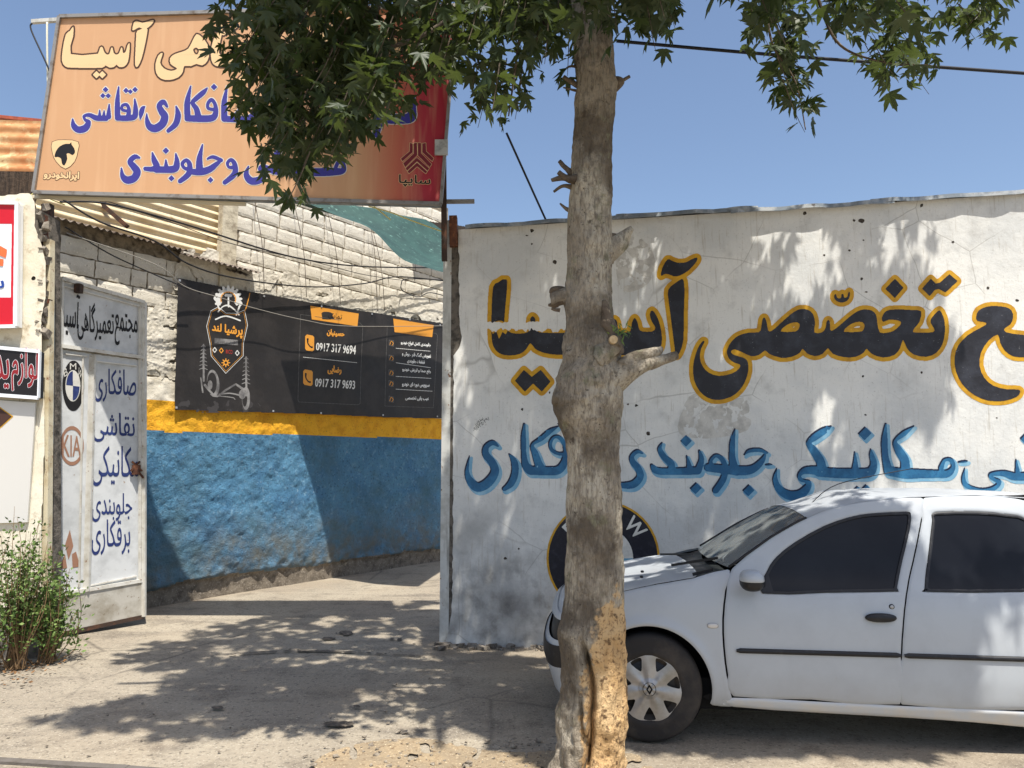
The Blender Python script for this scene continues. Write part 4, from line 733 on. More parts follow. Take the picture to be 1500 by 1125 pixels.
# rusted steel column and hinge post
hp = thing('hinge_post', 'rust streaked cream steel hinge post between shop wall and gate leaf', 'post', X0(SH.px((66, 950))[0]))
m_cpost = M('peeling_cream_metal', s2l(214, 204, 176), .7, [(6, s2l(186, 168, 132), .45, .65, 6), (14, s2l(128, 78, 46), .6, .7, 6), (40, s2l(96, 84, 72), .66, .74, 3)], [(30, .3, .003)])
A_ = Acc(); A_.bar(atY(66, 955, 6.62), atY(72, 352, 6.62), .065, .07); A_.out('post_tube', m_cpost, hp)
A_ = Acc(); A_.bar(atY(62, 315, 6.64), atY(64, 420, 6.64), .05, .09); A_.bar(atY(60, 440, 6.6), atY(74, 442, 6.6), .05, .04); A_.out('rusty_bracket', m_rust, hp)
A_ = Acc(); A_.bar(atY(76.5, 445, 6.75), atY(73, 800, 6.75), .028, .03); A_.out('blue_strip', M('pale_blue_paint', s2l(136, 176, 200), .6, [(9, s2l(190, 200, 204), .45, .6, 5), (20, s2l(120, 90, 70), .62, .7, 4)]), hp)
A_ = Acc(); A_.bar(atY(70, 300, 6.9), atY(66, 960, 6.9), .09, .06); A_.out('dark_back_channel', m_dark, hp)
# ------------------------------------------------------------ gate leaf
gate = thing('gate_leaf', 'open white sheet metal gate leaf with blue Persian lettering and car emblems', 'gate', X0(GT.px((80, 932))[0]))
m_gw = M('white_gate_paint', s2l(206, 208, 208), .55, [(5, s2l(186, 188, 188), .45, .65, 6), (22, s2l(150, 126, 100), .66, .74, 5)], [(3, .2, .02), (30, .15, .002)])
m_gf = M('gate_frame_paint', s2l(212, 210, 202), .55, [(7, s2l(184, 178, 164), .45, .68, 6), (26, s2l(136, 96, 66), .62, .72, 5)], [(30, .2, .002)])
m_gk = M('scuffed_gate_sheet', s2l(186, 182, 172), .6, [(4, s2l(146, 138, 122), .45, .68, 7), (22, s2l(110, 86, 62), .62, .72, 5)], [(4, .4, .02)], metal=.15)
GTd = Plane((GT.O[0], GT.O[1]), GT.U[:2], lambda uv: .004 * noise(uv, 2.5, 44, 2))
def gsheet(P_, off, mat, nm): c = Cv(60, 395, 225, 945, .6); c.poly(P_, sm=1); return emit(c, GTd.px, off, mat, nm, gate, merge=False, smooth=True)
gsheet([(92, 412), (210, 445), (210, 520), (89, 505)], -.012, m_gw, 'upper_panel'); gsheet([(90, 512), (136, 518), (128, 870), (79, 872)], -.012, m_gw, 'left_panel'); gsheet([(134, 518), (211, 528), (209, 852), (128, 868)], -.012, m_gw, 'right_panel'); gsheet([(80, 874), (209, 852), (210, 903), (78, 932)], .006, m_gk, 'kick_panel')
slab([GT.px(p, -.03)[0] for p in ((80, 928), (208, 900), (209, 446), (91, 412))], .01, GT.N, 'back_sheet', m_gk, gate)
def gbar(a, b2, w_, d_=.035, off=0., nm='frame_bar', mat=None): A_ = Acc(); A_.bar(GT.px(a, off)[0], GT.px(b2, off)[0], w_, d_); A_.out(nm, mat or m_gf, gate)
for a, b2, w_ in (((84, 405), (73, 934), .05), ((91, 407), (80, 870), .03), ((90, 408), (211, 443), .05), ((210, 443), (209, 903), .06), ((90, 507), (211, 524), .05), ((136, 520), (127, 866), .055), ((80, 872), (209, 850), .035), ((206, 450), (206, 850), .03)): gbar(a, b2, w_)
gbar((75, 932), (210, 903), .03, .04, -.005, 'bottom_rail', m_dark)
for a, b2 in (((93, 419), (205, 449)), ((205, 449), (206, 515)), ((140, 529), (200, 536)), ((96, 518), (128, 522)), ((122, 524), (116, 860)), ((139, 530), (131, 858)), ((131, 858), (200, 844))): gbar(a, b2, .014, .014, .0, 'panel_bead')
gx_ = Cv(84, 420, 215, 850, 4); gn = gx_.new()
G = lambda *q: [(60 + x / 3.75, 400 + y / 3.75) for x, y in q]
gk = gx_.new(); gk.text('مجتمع تعمیر', G((290,145),(532,205),(530,398),(290,380)), 0); gk = gx_.new()
gk.text('مجتمع', G((408,208),(532,240),(532,398),(408,395)), .4); gk.text('تعمیرگاهی', G((205,145),(402,190),(402,375),(203,365)), .4); gk.text('آسیا', G((124,95),(218,120),(206,345),(124,335)), .4)
gw_ = []
class _W:
    def text(s, *a): c = gx_.new(); c.text(*a); gw_.append(c)
gn = _W()
gn.text('صافکاری', G((298,522),(525,535),(523,715),(296,705)), .35); gn.text('نقاشی', G((288,760),(518,775),(516,935),(288,925)), .35)
G3 = lambda *q: [(60 + x / 4.017, 680 + y / 4.017) for x, y in q]
gn.text('مکانیکی', [(136, 652), (205, 655), (204, 712), (135, 712)], .35); gn.text('جلوبندی', G3((302,160),(540,175),(538,330),(302,340)), .35); gn.text('برقکاری', G3((300,325),(528,330),(526,530),(300,535)), .35)
m_gn = M('navy_gate_paint', s2l(38, 52, 104), .5, [(20, s2l(56, 72, 124), .5, .7, 4)]); emit(gk, GTd.px, -.0095, m_bk, 'painted_heading', gate, blur=1); [emit(c, GTd.px, -.0095, m_gn, 'painted_word', gate, blur=1, kind='stuff') for c in gw_]
# emblems on the leaf (ellipses in the picture, round on the leaf's own elongated scale)
ee = gx_; r0 = ee.new().ell(108, 565, 16, 37); r1 = ee.new().ell(107.3, 565, 11, 23)
emit(r0, GTd.px, -.0095, m_bk, 'round_emblem_ring', gate, blur=1); emit(r1, GTd.px, -.0085, m_wp, 'round_emblem_disc', gate, blur=1)
qq = ee.new().poly([(107.3, 565), (130, 568), (130, 600), (107, 600)], sm=1); qq.poly([(107.3, 565), (90, 563), (90, 530), (107, 530)], sm=1); emit(qq.inter(ee.new().ell(107.3, 565, 9.8, 21.5)), GTd.px, -.0075, m_gn, 'round_emblem_quarters', gate, blur=1)
el2 = ee.new(); el2.text('B', [(93, 543), (98, 537), (100, 549), (95, 552)], .2); el2.text('M', [(103, 532), (112, 532), (112, 541), (103, 541)], .2); el2.text('W', [(116, 538), (122, 545), (119, 555), (114, 549)], .2); emit(el2, GTd.px, -.0085, m_wp, 'round_emblem_letters', gate, blur=1)
m_kia = M('brown_red_paint', s2l(156, 116, 94), .55); k0 = ee.new().ell(106, 653, 17.5, 29); k1 = ee.new().ell(106, 653, 14.5, 23.5); kk = k0.minus(k1); kk.text('KIA', [(92, 636), (119, 640), (119, 668), (92, 669)], .35); emit(kk, GTd.px, -.0095, m_kia, 'oval_emblem', gate, blur=1)
dm = ee.new(); dm.poly([(103, 776), (108, 800), (101, 820), (96, 798)], sm=1); dm.poly([(85, 835), (96, 812), (99, 832)], sm=1); dm.poly([(106, 812), (112, 808), (118, 830), (107, 832)], sm=1); emit(dm, GTd.px, -.0095, m_kia, 'three_diamond_emblem', gate, blur=1)
A_ = Acc(); 
for (a, b2) in (((192, 676), (206, 690)), ((190, 690), (203, 676)), ((196, 684), (208, 700))): A_.bar(GT.px(a, .02)[0], GT.px(b2, .03)[0], .018)
A_.add(*box(GT.px((198, 688), .02)[0], (.03, .03, .05))); A_.out('latch', m_rust, gate)
A_ = Acc(); A_.add(*box(GT.px((114, 423), .02)[0], (.03, .03, .045))); A_.out('lamp_stub', m_dark, gate)
# ------------------------------------------------------------ signs on the shop wall
def SHo(off): return Plane(SH.at((0, 0), off)[0][:2], SH.U[:2])
def sign(label, P_, mat, off, t=.04, name='shop_sign', fm=None, fw=.02):
    s_ = thing(name, label, 'sign', X0(SH.px(P_[0], off)[0])); PO = SHo(off); q = [PO.px(p)[0] for p in P_]; slab(q, t, SH.N, 'panel', mat, s_)
    if fm:
        for a, b2 in zip(P_, P_[1:] + P_[:1]): A_ = Acc(); A_.bar(PO.px(a, .004)[0], PO.px(b2, .004)[0], fw, .03); A_.out('frame_bar', fm, s_)
    return s_
m_sw = M('white_sign_face', s2l(232, 236, 240), .4); m_sr = M('red_sign_face', s2l(200, 28, 44), .4); m_so = M('orange_sign_face', s2l(236, 112, 62), .4); m_sb = M('blue_sign_face', s2l(36, 70, 150), .4); m_sk = M('black_sign_face', s2l(30, 27, 28), .4)
s1 = sign('red bordered white sign cropped by the left edge', [(-120, 482), (24, 478), (26, 298), (-120, 296)], m_sw, .10, .08, fm=m_sw, fw=.03)
c = Cv(-60, 290, 24, 490, 3); c.poly([(-60, 300), (21, 300), (19, 478), (-60, 478)], sm=1); c.a &= ~c.new().poly([(-60, 328), (17.5, 328), (16, 436), (-60, 436)], sm=1).a; emit(c, SHo(.10).px, 0.0020, m_sr, 'red_border', s1)
c = Cv(-60, 290, 24, 490, 3); c.poly([(-14, 352), (11, 366), (9, 378), (-14, 369)], sm=1); c.poly([(-14, 376), (6, 380), (5, 390), (-14, 388)], sm=1); emit(c, SHo(.10).px, 0.0060, m_so, 'orange_mark', s1)
c = Cv(-60, 400, 24, 440, 4); c.text('سا', [(-26, 402), (7, 404), (6, 422), (-26, 420)], .6); emit(c, SHo(.10).px, 0.0060, m_sb, 'blue_letters', s1, blur=1)
s2 = sign('black sign with red Persian letters outlined in white', [(-120, 570), (57, 583), (59, 515), (-120, 498)], m_sk, .08, .06, fm=m_sw, fw=.010)
c = Cv(-120, 495, 60, 585, 4); c.text('لوازم', [(18, 508), (56, 512), (55, 580), (17, 572)], .5); c.text('یدکی', [(-40, 500), (14, 505), (13, 572), (-40, 568)], .5); emit(c.dil(.6), SHo(.08).px, 0.0020, m_sw, 'letter_outline', s2, blur=1); emit(c.ero(.1), SHo(.08).px, 0.0030, M('maroon_print', s2l(138, 34, 40), .4), 'letters', s2, blur=1)
s3 = sign('white panel with brown and yellow pointed arrow below the black sign', [(-120, 770), (40, 765), (52, 590), (-120, 578)], M('greyed_white_panel', s2l(206, 204, 198), .6), .03, .02)
c = Cv(-120, 580, 60, 640, 3); c.poly([(-60, 590), (0, 596), (20, 610), (0, 628), (-60, 632)], sm=1); emit(c, SHo(.03).px, 0.0020, m_yel, 'arrow_edge', s3); emit(c.ero(1.5), SHo(.03).px, 0.0030, M('brown_sign_print', s2l(70, 46, 38), .5), 'arrow', s3)
m_base = M('shop_base_stone', s2l(120, 114, 106), .9, [(8, s2l(84, 78, 70), .45, .65, 5)], [(20, .6, .01)])
slab([SH.px(p, .035)[0] for p in ((-200, 985), (58, 985), (58, 890), (-200, 885))], .04, SH.N, 'base_course', m_base, shop)
# ------------------------------------------------------------ shrubs
m_leafs = M('shrub_leaf', s2l(84, 108, 52), .6, [(14, s2l(122, 142, 76), .45, .65, 3), (3, s2l(52, 70, 34), .5, .7, 3)], spec=.3)
m_stem = M('shrub_stem', s2l(120, 96, 68), .8)
def shrub(x, y, Y, hgt, rad, n, label, sd):
    r = np.random.default_rng(sd); b0 = atY(x, y, Y); b0[2] = 0; t = thing('shrub', label, 'shrub', X0(b0), group='shrubs at the foot of the shop wall'); St = Acc(); LV = []; LF = []; k = 0
    for i in range(n):
        a = r.random() * 6.28; q = rad * r.random() ** .6; tip = b0 + [q * math.cos(a), q * math.sin(a) * .7, hgt * (.55 + .45 * r.random()) * (1 - .35 * (q / rad) ** 2)]
        root = b0 + [r.normal() * .04, r.normal() * .03, 0]; mid = (root + tip) / 2 + r.normal(size=3) * .05; mid[2] = max(mid[2], .05); pts = crom([root, mid, tip], 4); St.tube(pts, np.linspace(.006, .0015, len(pts)), 4)
        for j in range(46):
            f = .25 + .75 * r.random(); p = pts[min(int(f * (len(pts) - 1)), len(pts) - 2)] ; p = p + (pts[-1] - p) * r.random() * .3 + r.normal(size=3) * .035; d = r.normal(size=3); d[2] = abs(d[2]) * .8; d /= np.linalg.norm(d); s = np.cross(d, r.normal(size=3)); s /= np.linalg.norm(s)
            L = .024 + .03 * r.random(); W = .007 + .006 * r.random(); LV += [p, p + d * L * .5 + s * W, p + d * L, p + d * L * .5 - s * W]; LF.append((k, k + 1, k + 2, k + 3)); k += 4
    St.out('stems', m_stem, t); mesh('foliage', LV, LF, m_leafs, t)
shrub(22, 958, 6.15, 1.38, .30, 46, 'tallest leafy green shrub below the black sign at the left edge', 5); shrub(72, 940, 6.35, .98, .24, 40, 'smaller green shrub leaning over the hinge side of the gate leaf', 6); shrub(-30, 965, 6.0, 1.0, .3, 34, 'green shrub half cropped by the left edge of the picture', 8)
# dry leaf litter under the shrubs
r = np.random.default_rng(9); LV = []; LF = []
for i in range(420):
    b0 = gnd(r.uniform(-60, 120), 958) ; p = np.array([b0[0] + r.normal() * .1, 6.0 + r.normal() * .28, .012 + .012 * r.random()]); a = r.random() * 6.28; d = np.array([math.cos(a), math.sin(a), r.normal() * .3]); s = np.array([-d[1], d[0], r.normal() * .3]); L = .02 + .02 * r.random(); k = len(LV)
    if p[2] < .012: continue
    LV += [p, p + d * L * .5 + s * L * .35, p + d * L, p + d * L * .5 - s * L * .35]; LF.append((k, k + 1, k + 2, k + 3))
mesh('leaf_litter', LV, LF, M('dry_leaf', s2l(128, 92, 56), .9, [(20, s2l(90, 66, 42), .45, .6, 3)]), kind='stuff')
r = np.random.default_rng(19); Ac = Acc(); m_peb = M('pale_pebble', s2l(150, 140, 124), .9, [(30, s2l(112, 102, 90), .4, .6, 3)])
for i in range(260):
    x, y = (r.uniform(440, 900), r.uniform(1085, 1124)) if i < 150 else (r.uniform(0, 660), r.uniform(930, 1110)); g = gnd(x, y); s = r.uniform(.003, .008) if i % 9 else r.uniform(.008, .016); V, Fc = box((g[0], g[1], s * .2 + .004), (s, s * .8, s * .35), Matrix.Rotation(r.random() * 6, 3, 'Z')); V += (r.random(V.shape) - .5) * s; Ac.add(V, Fc)
Ac.out('gravel', m_peb, kind='stuff')
# ============================================================ the white saloon
CO = gnd(951, 1091.5); ca = math.atan(.105); EU = np.array([math.cos(ca), -math.sin(ca), 0]); EV = np.array([math.sin(ca), math.cos(ca), 0]); WID = 1.42
zt = np.array([.12, .2, .28, .4, .55, .68, .8, .88, .93, 1.0, 1.15, 1.3, 1.4, 1.5]); vt = np.array([.085, .045, .018, .004, 0, .006, .022, .046, .075, .105, .158, .215, .262, .33])
zf_ = np.linspace(.1, 1.55, 300); vf_ = np.interp(zf_, zt, vt); kk_ = np.hanning(31); kk_ /= kk_.sum(); vf_ = np.convolve(np.pad(vf_, 15, mode='edge'), kk_, 'valid')
def vp(u, z):
    u = np.asarray(u, float); z = np.asarray(z, float); v = np.interp(z, zf_, vf_); v = v + .42 * np.clip((-.22 - u) / .55, 0, 1) ** 2.2 + .25 * np.clip((u - 3.0) / .55, 0, 1) ** 2
    for uc in (0., 2.63):
        r = np.hypot(u - uc, z - .31); v = v - .016 * np.exp(-((r - .375) / .035) ** 2) * (z > .2)
    crease = .008 * np.exp(-((z - .80) / .012) ** 2); return v - crease * 0
def c3(u, v, z): u, v, z = np.broadcast_arrays(np.asarray(u, float), v, z); return CO + u[..., None] * EU + v[..., None] * EV + z[..., None] * np.array([0, 0, 1.])
def cpt(p):      # photo point on the near side -> (u, z)
    d = ray(p); v = np.zeros(len(d))
    for _ in range(8):
        t = ((CO - CAM) @ EV + v) / (d @ EV); P = CAM + d * t[:, None] - CO; u = P @ EU; z = P[:, 2]; v = vp(u, np.clip(z, .12, 1.5))
    return np.stack([u, z], 1)
z8 = lambda *q: cpt([(880 + x / 2.419, 700 + y / 2.419) for x, y in q])
WC = z8((172, 760))[0]; WC[1] = .312; print('wheel', WC)
car = thing('parked_car', 'white four door saloon parked along the lettered wall, partly behind the tree trunk', 'car', X0(c3(1.3, .85, 0)))
m_car = M('white_car_paint', s2l(173, 178, 182), .34, [(3, s2l(165, 169, 173), .45, .7, 5), (40, s2l(164, 160, 152), .68, .8, 3, None, None, .5), (3, s2l(160, 154, 144), .3, .75, 7, None, None, .55, [(2, .42, .15)])], (), spec=.3, coat=.12)
m_sillp = M('dusty_car_paint', s2l(184, 187, 189), .35, [(8, s2l(196, 190, 180), .4, .7, 6)], (), spec=.5, coat=.3)
m_blkp = M('black_rubber_trim', s2l(28, 28, 31), .45, [(20, s2l(50, 50, 52), .55, .75, 3)]); m_gap = M('panel_gap_dark', s2l(14, 14, 15), .9)
m_tint = M('tinted_window_glass', s2l(18, 19, 23), .08, [(3, s2l(26, 28, 32), .4, .7, 4)], spec=.22)
m_tyre = M('dusty_tyre_rubber', s2l(46, 44, 43), .85, [(6, s2l(72, 66, 60), .45, .7, 5)], [(60, .3, .003)])
m_hub = M('silver_wheel_cover', s2l(168, 168, 168), .38, [(6, s2l(140, 138, 132), .45, .7, 5)], metal=.55)
def mir(P): # mirrored to the far side
    q = np.asarray(P) - CO; v = q @ EV; return P + np.outer(WID - 2 * v, EV)
def pdist(Q, P):
    A = P; B = np.roll(P, -1, 0); d = np.full(len(Q), 1e9)
    for a, b in zip(A, B):
        ab = b - a; t = np.clip(((Q - a) @ ab) / (ab @ ab + 1e-12), 0, 1); d = np.minimum(d, np.hypot(*(Q - a - t[:, None] * ab).T))
    return d
def patch(name, P, mat, off=0., cut=(), r=.8, roll=.007, rw=1.1, sm=2, far=True, parent=None, blur=1, label=None):
    P = np.asarray(P, float) * [100, -100]; lo, hi = P.min(0) - 3, P.max(0) + 3; cv = Cv(lo[0], lo[1], hi[0], hi[1], r); Pc = crom(P, sm, True) if sm > 1 else P; cv.poly(P, sm=sm)
    bd = [Pc]
    for c_ in cut: c2_ = np.asarray(c_, float) * [100, -100]; cv.poly(c2_, sm=2, val=False); bd.append(crom(c2_, 2, True))
    X_, Y_ = np.meshgrid(cv.x0 + np.arange(cv.w) / r, cv.y0 + np.arange(cv.h) / r); Qg = np.stack([X_.ravel(), Y_.ravel()], 1); sd = pdist(Qg, bd[0]) * np.where(inpoly(Qg[:, 0], Qg[:, 1], bd[0]), 1, -1)
    for b in bd[1:]: sd = np.minimum(sd, pdist(Qg, b) * np.where(inpoly(Qg[:, 0], Qg[:, 1], b), -1, 1))
    V, Fc = march(cv, False, 0, sd.reshape(X_.shape).astype(np.float32)); d = np.min([pdist(V, b) for b in bd], 0) if roll else np.full(len(V), 99.)
    u, z = V[:, 0] / 100, -V[:, 1] / 100; v = vp(u, z) + off + (roll * np.clip(1 - d / rw, 0, 1) ** 2 if roll else 0)
    W = c3(u, v, z); o = mesh(name, W, Fc, mat, parent or car, smooth=True, label=label)
    if far: mesh(name, mir(W), Fc, mat, parent or car, smooth=True)
    return o
arc = lambda r, a0, a1, n=16, uc=None: [(( WC[0] if uc is None else uc) + r * math.cos(math.radians(t)), .312 + r * math.sin(math.radians(t))) for t in np.linspace(a0, a1, n)]
L_ = lambda a: [tuple(map(float, q)) for q in a]
AR = .362
win_f = L_(z8((572,410),(588,335),(622,282),(690,228),(790,172),(880,140),(960,126),(1088,120),(1100,130),(1096,180),(1070,290),(1050,392),(1042,403),(800,407)))
rtop = L_(z8((1187,122),(1340,120),(1450,130)))
win_r = rtop + [(2.28, 1.30), (2.42, 1.15), (2.50, .99), (2.48, .965)] + L_(z8((1500,404),(1158,404),(1149,395),(1160,290),(1176,150)))
edge_px = L_(z8((455,318),(600,214),(700,156),(800,112),(900,88),(1000,74),(1147,66),(1300,62),(1500,62)))
edge_px = edge_px + [(2.2, edge_px[-1][1] - .005), (2.6, edge_px[-1][1] - .04)]
fd_bot = L_(z8((468,775),(750,789),(1064,804)))
gap = L_(z8((1064,804),(1067,640),(1074,520),(1084,420),(1108,300),(1138,150),(1145,70)))
af = L_(z8((468,775),(450,700),(438,600),(435,500),(445,400),(464,322)))
g_ = .004
front_top = [e for e in edge_px if e[0] < gap[-1][0] - .02]
P_fd = [(u + g_, z) for u, z in af] + front_top[1:] + [(u - g_, z) for u, z in gap[::-1]] + [(u, z + g_) for u, z in fd_bot[::-1][1:-1]]
patch('front_door', P_fd, m_car, cut=[win_f])
rear_top = [e for e in edge_px if gap[-1][0] + .02 < e[0] < 2.3]
rb = L_(z8((1070,806),(1500,827)))
P_rd = [(u + g_, z) for u, z in gap] + rear_top + [(2.40, 1.36), (2.50, 1.2), (2.62, .98), (2.60, .85), (2.45, .72), (2.30, .58), (2.24, .42), (2.23, .30), (2.20, .245)] + [(rb[1][0], rb[1][1] + .005)]
patch('rear_door', P_rd, m_car, cut=[win_r])
P_fe = [(-.46, .775)] + L_(z8((78,404),(200,378),(330,356),(458,324),(441,400),(431,500),(434,600),(446,700),(464,776),(466,812),(392,806))) + arc(AR, -8, 188, 22) + [(-.46, .27)]
patch('fender', P_fe, m_car)
P_qt = [(2.28, .24), (2.25, .42)] + arc(AR, 176, -8, 20, 2.63)[0:0] + [(2.31, .58), (2.46, .72), (2.61, .85), (2.63, .98), (2.51, 1.2), (2.41, 1.36), (2.6, 1.36), (2.8, 1.22), (3.0, 1.0), (3.38, .97), (3.42, .6), (3.38, .26)] + arc(AR, -8, 188, 20, 2.63)
patch('rear_quarter', P_qt, m_car)
s_up = L_(z8((468,780),(750,793),(1066,809),(1330,820),(1500,829))); s_dn = L_(z8((1500,884),(1330,868),(1066,850),(800,835),(468,812)))
patch('sill', s_up + [(2.27, s_up[-1][1] - .0), (2.27, s_dn[0][1])] + s_dn, m_sillp, off=-.004, roll=.01)
# dark body behind the gaps
patch('inner_body', [(-.45, .76)] + L_(z8((120,400),(458,330))) + edge_px[1:] + [(2.6, .9), (3.3, .9), (3.3, .3)] + arc(.42, -2, 182, 12, 2.63) + [(2.2, .22), (.42, .22)] + arc(.42, 2, 178, 12) + [(-.44, .3)], m_gap, off=.028, roll=0, cut=[win_f, win_r])
for nm, wn in (('front', win_f), ('rear', win_r)):
    W_ = np.array(wn); c = Cv(0, 0, 1, 1); cen = W_.mean(0)
    Wc = crom(W_, 2, True); nrm_ = np.roll(Wc, -1, 0) - np.roll(Wc, 1, 0); nrm_ = np.stack([nrm_[:, 1], -nrm_[:, 0]], 1); nrm_ /= np.linalg.norm(nrm_, axis=1)[:, None] + 1e-9; sg_n = 1 if inpoly(*(Wc[5:6] + nrm_[5:6] * .01).T, Wc)[0] else -1
    inn = Wc + nrm_ * sg_n * .016; inn2 = Wc + nrm_ * sg_n * .012
    patch('window_seal', Wc, m_blkp, off=-.002, cut=[inn[::2]], r=1.0, roll=.003, rw=.5, sm=1); patch('side_window', inn2, m_tint, off=.008, r=.5, roll=0, sm=1)
    continue
    fn = lambda Q, off: c3(Q[:, 0] / 100, vp(Q[:, 0] / 100, -Q[:, 1] / 100) + off, -Q[:, 1] / 100)
    emit(fr, fn, -.001, m_blkp, 'window_seal', car, merge=False, smooth=True); emit(gl, fn, .010, m_tint, 'side_window', car, merge=True)
    for cvx, mt, of, n2 in ((fr, m_blkp, -.001, 'window_seal'), (gl, m_tint, .01, 'side_window')):
        V, Fc = march(cvx); mesh(n2, mir(fn(V, of)), Fc, mt, car)
# rubbing strips
for a, b in (((480, 612), (1064, 629)), ((1074, 630), (1500, 643))):
    q0, q1 = z8(a, b); 
    if b[0] == 1500: q1 = q0 + (q1 - q0) * 1.55
    hh = .0145; n = 40; uu = np.linspace(q0[0], q1[0], n); zz = np.linspace(q0[1], q1[1], n); ring = []
    prof = [(-1, .0), (-.8, -.010), (0, -.014), (.8, -.010), (1, .0)]
    V = np.array([c3(u, vp(u, z + pz * hh) + pv, z + pz * hh * (1 if 0 < i < n - 1 else .5)) for i, (u, z) in enumerate(zip(uu, zz)) for pz, pv in prof]); mesh('rubbing_strip', V, grid(5, n), m_blkp, car, smooth=True)
# top shell: hood, windscreen, roof, rear window, boot
def ze(u): e = np.array(edge_px); return float(np.interp(u, e[:, 0], e[:, 1]))
def loft(name, st, mat, n=17, off=0., pw=2.2):
    V = []; S = []
    for a, b in zip(st[:-1], st[1:]):
        for t in np.linspace(0, 1, 9)[:-1]: S.append(np.array(a) * (1 - t) + np.array(b) * t)
    S.append(np.array(st[-1])); 
    for uc, zc, ue, z_, ve in S:
        for s in np.linspace(-1, 1, n):
            k = 1 - abs(s) ** pw; u = ue + (uc - ue) * k; z = z_ + (zc - z_) * k; v = WID / 2 + s * (WID / 2 - ve); V.append(c3(u, v, z + off))
    return mesh(name, V, grid(n, len(S)), mat, car, smooth=True)
hz = L_(z8((78, 402), (200, 376), (330, 354)))
hood = [(-.59, .68, -.54, .68, vp(-.54, .68) + 0), (-.52, .74, -.48, .755, float(vp(-.48, .755))), (-.3, .795, -.3, .825, float(vp(-.3, .82))), (hz[0][0], .825, hz[0][0], hz[0][1] + .002, float(vp(hz[0][0], hz[0][1]))), (.06, .868, hz[1][0], hz[1][1] + .002, float(vp(hz[1][0], hz[1][1]))), (.36, .935, hz[2][0], hz[2][1] + .002, float(vp(hz[2][0], hz[2][1])))]
hood = [tuple(float(x) for x in h) for h in hood]; print('hood', hood[3:], 'edge', edge_px[:6])
loft('bonnet', hood, m_car, 21, pw=3)
loft('cowl', [(.33, .915, hz[2][0] - .01, hz[2][1] - .035, hood[-1][4] + .01), (.46, .955, edge_px[0][0] + .02, edge_px[0][1] - .02, float(vp(0, edge_px[0][1])) + .012)], m_blkp)
def est(u, dz=0., dv=0.): z = ze(u); return (u, z + dz, float(vp(u, z)) + dv)
wb, wt_ = est(edge_px[0][0], .0, .004), est(1.02, .0, .004)
m_ws = bpy.data.materials.new('windscreen_glass'); m_ws.use_nodes = True; t = m_ws.node_tree; b = t.nodes['Principled BSDF']; b.inputs['Base Color'].default_value = (.34, .37, .37, 1); b.inputs['Roughness'].default_value = .05; tr = t.nodes.new('ShaderNodeBsdfTransparent'); tr.inputs[0].default_value = (.75, .82, .8, 1); mxs = t.nodes.new('ShaderNodeMixShader'); mxs.inputs[0].default_value = .55; t.links.new(b.outputs[0], mxs.inputs[1]); t.links.new(tr.outputs[0], mxs.inputs[2]); t.links.new(mxs.outputs[0], t.nodes['Material Output'].inputs[0])
ws = []
for k in range(6):
    f = k / 5; u = wb[0] + (1.02 - wb[0]) * f; e = est(u, .0, .004); ws.append((u - .07 + .03 * f, e[1] + .008 + .03 * f, e[0], e[1], e[2]))
loft('windscreen', ws, m_ws)
rf = [(ws[-1][0] + .0, ws[-1][1] + .003, *est(1.0, .002))] + [(u, z, *est(u + .03, .001)) for u, z in ((1.08, ws[-1][1] + .018), (1.3, 1.452), (1.6, 1.468), (2.0, 1.468), (2.4, 1.45))] + [(2.72, 1.41, 2.62, 1.345, .25)]
loft('roof', rf, m_car, 21); loft('rear_window', [(2.73, 1.40, 2.63, 1.34, .25), (3.12, 1.03, 3.0, 1.0, .12)], m_tint); loft('boot_lid', [(3.1, 1.03, 2.98, .99, .10), (3.48, .99, 3.36, .96, .12), (3.5, .55, 3.4, .55, .16)], m_car)
# A-pillar rubber line between pillar and windscreen
for far in (0, 1):
    V = []; 
    for k in range(14):
        u = wb[0] + (1.0 - wb[0]) * k / 13; e = est(u); P_ = c3(e[0], e[2] + .006, e[1] + .004); V.append(mir(P_[None])[0] if far else P_)
    vv, ff = tube(V, .008, 6); mesh('windscreen_seal', vv, ff, m_blkp, car, smooth=True)
# nose: bumper and grille band swept round the front
def nose(name, zs, dz, mat, push=0.):
    V = []; n = 30
    for z, pu in zs:
        for i in range(n):
            a = i / (n - 1) * math.pi; s = math.cos(a); k = abs(math.sin(a)) ** .55; v = WID / 2 - s * (WID / 2 - .0) ; 
            vv = vp(-.46, z); v = WID / 2 - np.sign(s) * abs(s) ** .75 * (WID / 2 - float(vv)); u = -.46 - (.12 + pu) * k; V.append(c3(u, v, z))
    return mesh(name, V, grid(n, len(zs)), mat, car, smooth=True)
nose('front_bumper', [(.20, -.06), (.25, .0), (.40, .05), (.52, .06), (.56, .03)], 0, m_car); nose('bumper_insert', [(.40, .055), (.44, .068), (.50, .068), (.53, .062)], 0, m_blkp); nose('grille', [(.55, .015), (.62, .0), (.69, -.02)], 0, m_blkp); nose('bonnet_lip', [(.68, .0), (.70, -.0), (.72, -.03)], 0, m_car); nose('inner_nose', [(.2, -.09), (.7, -.06)], 0, m_gap)
m_lamp = M('headlamp_glass', s2l(200, 206, 210), .1, metal=.5, coat=.8)
for s in (0, 1):
    V = [];
    for z in (.575, .62, .67, .70):
        for k in range(8):
            u = -.46 - .09 * (k / 7) ** .8; v = float(vp(-.46, z)) + .22 * (k / 7) ** 1.6 - .006; P_ = c3(u, v, z); V.append(mir(P_[None])[0] if s else P_)
    mesh('headlight', V, grid(8, 4), m_lamp, car, smooth=True)
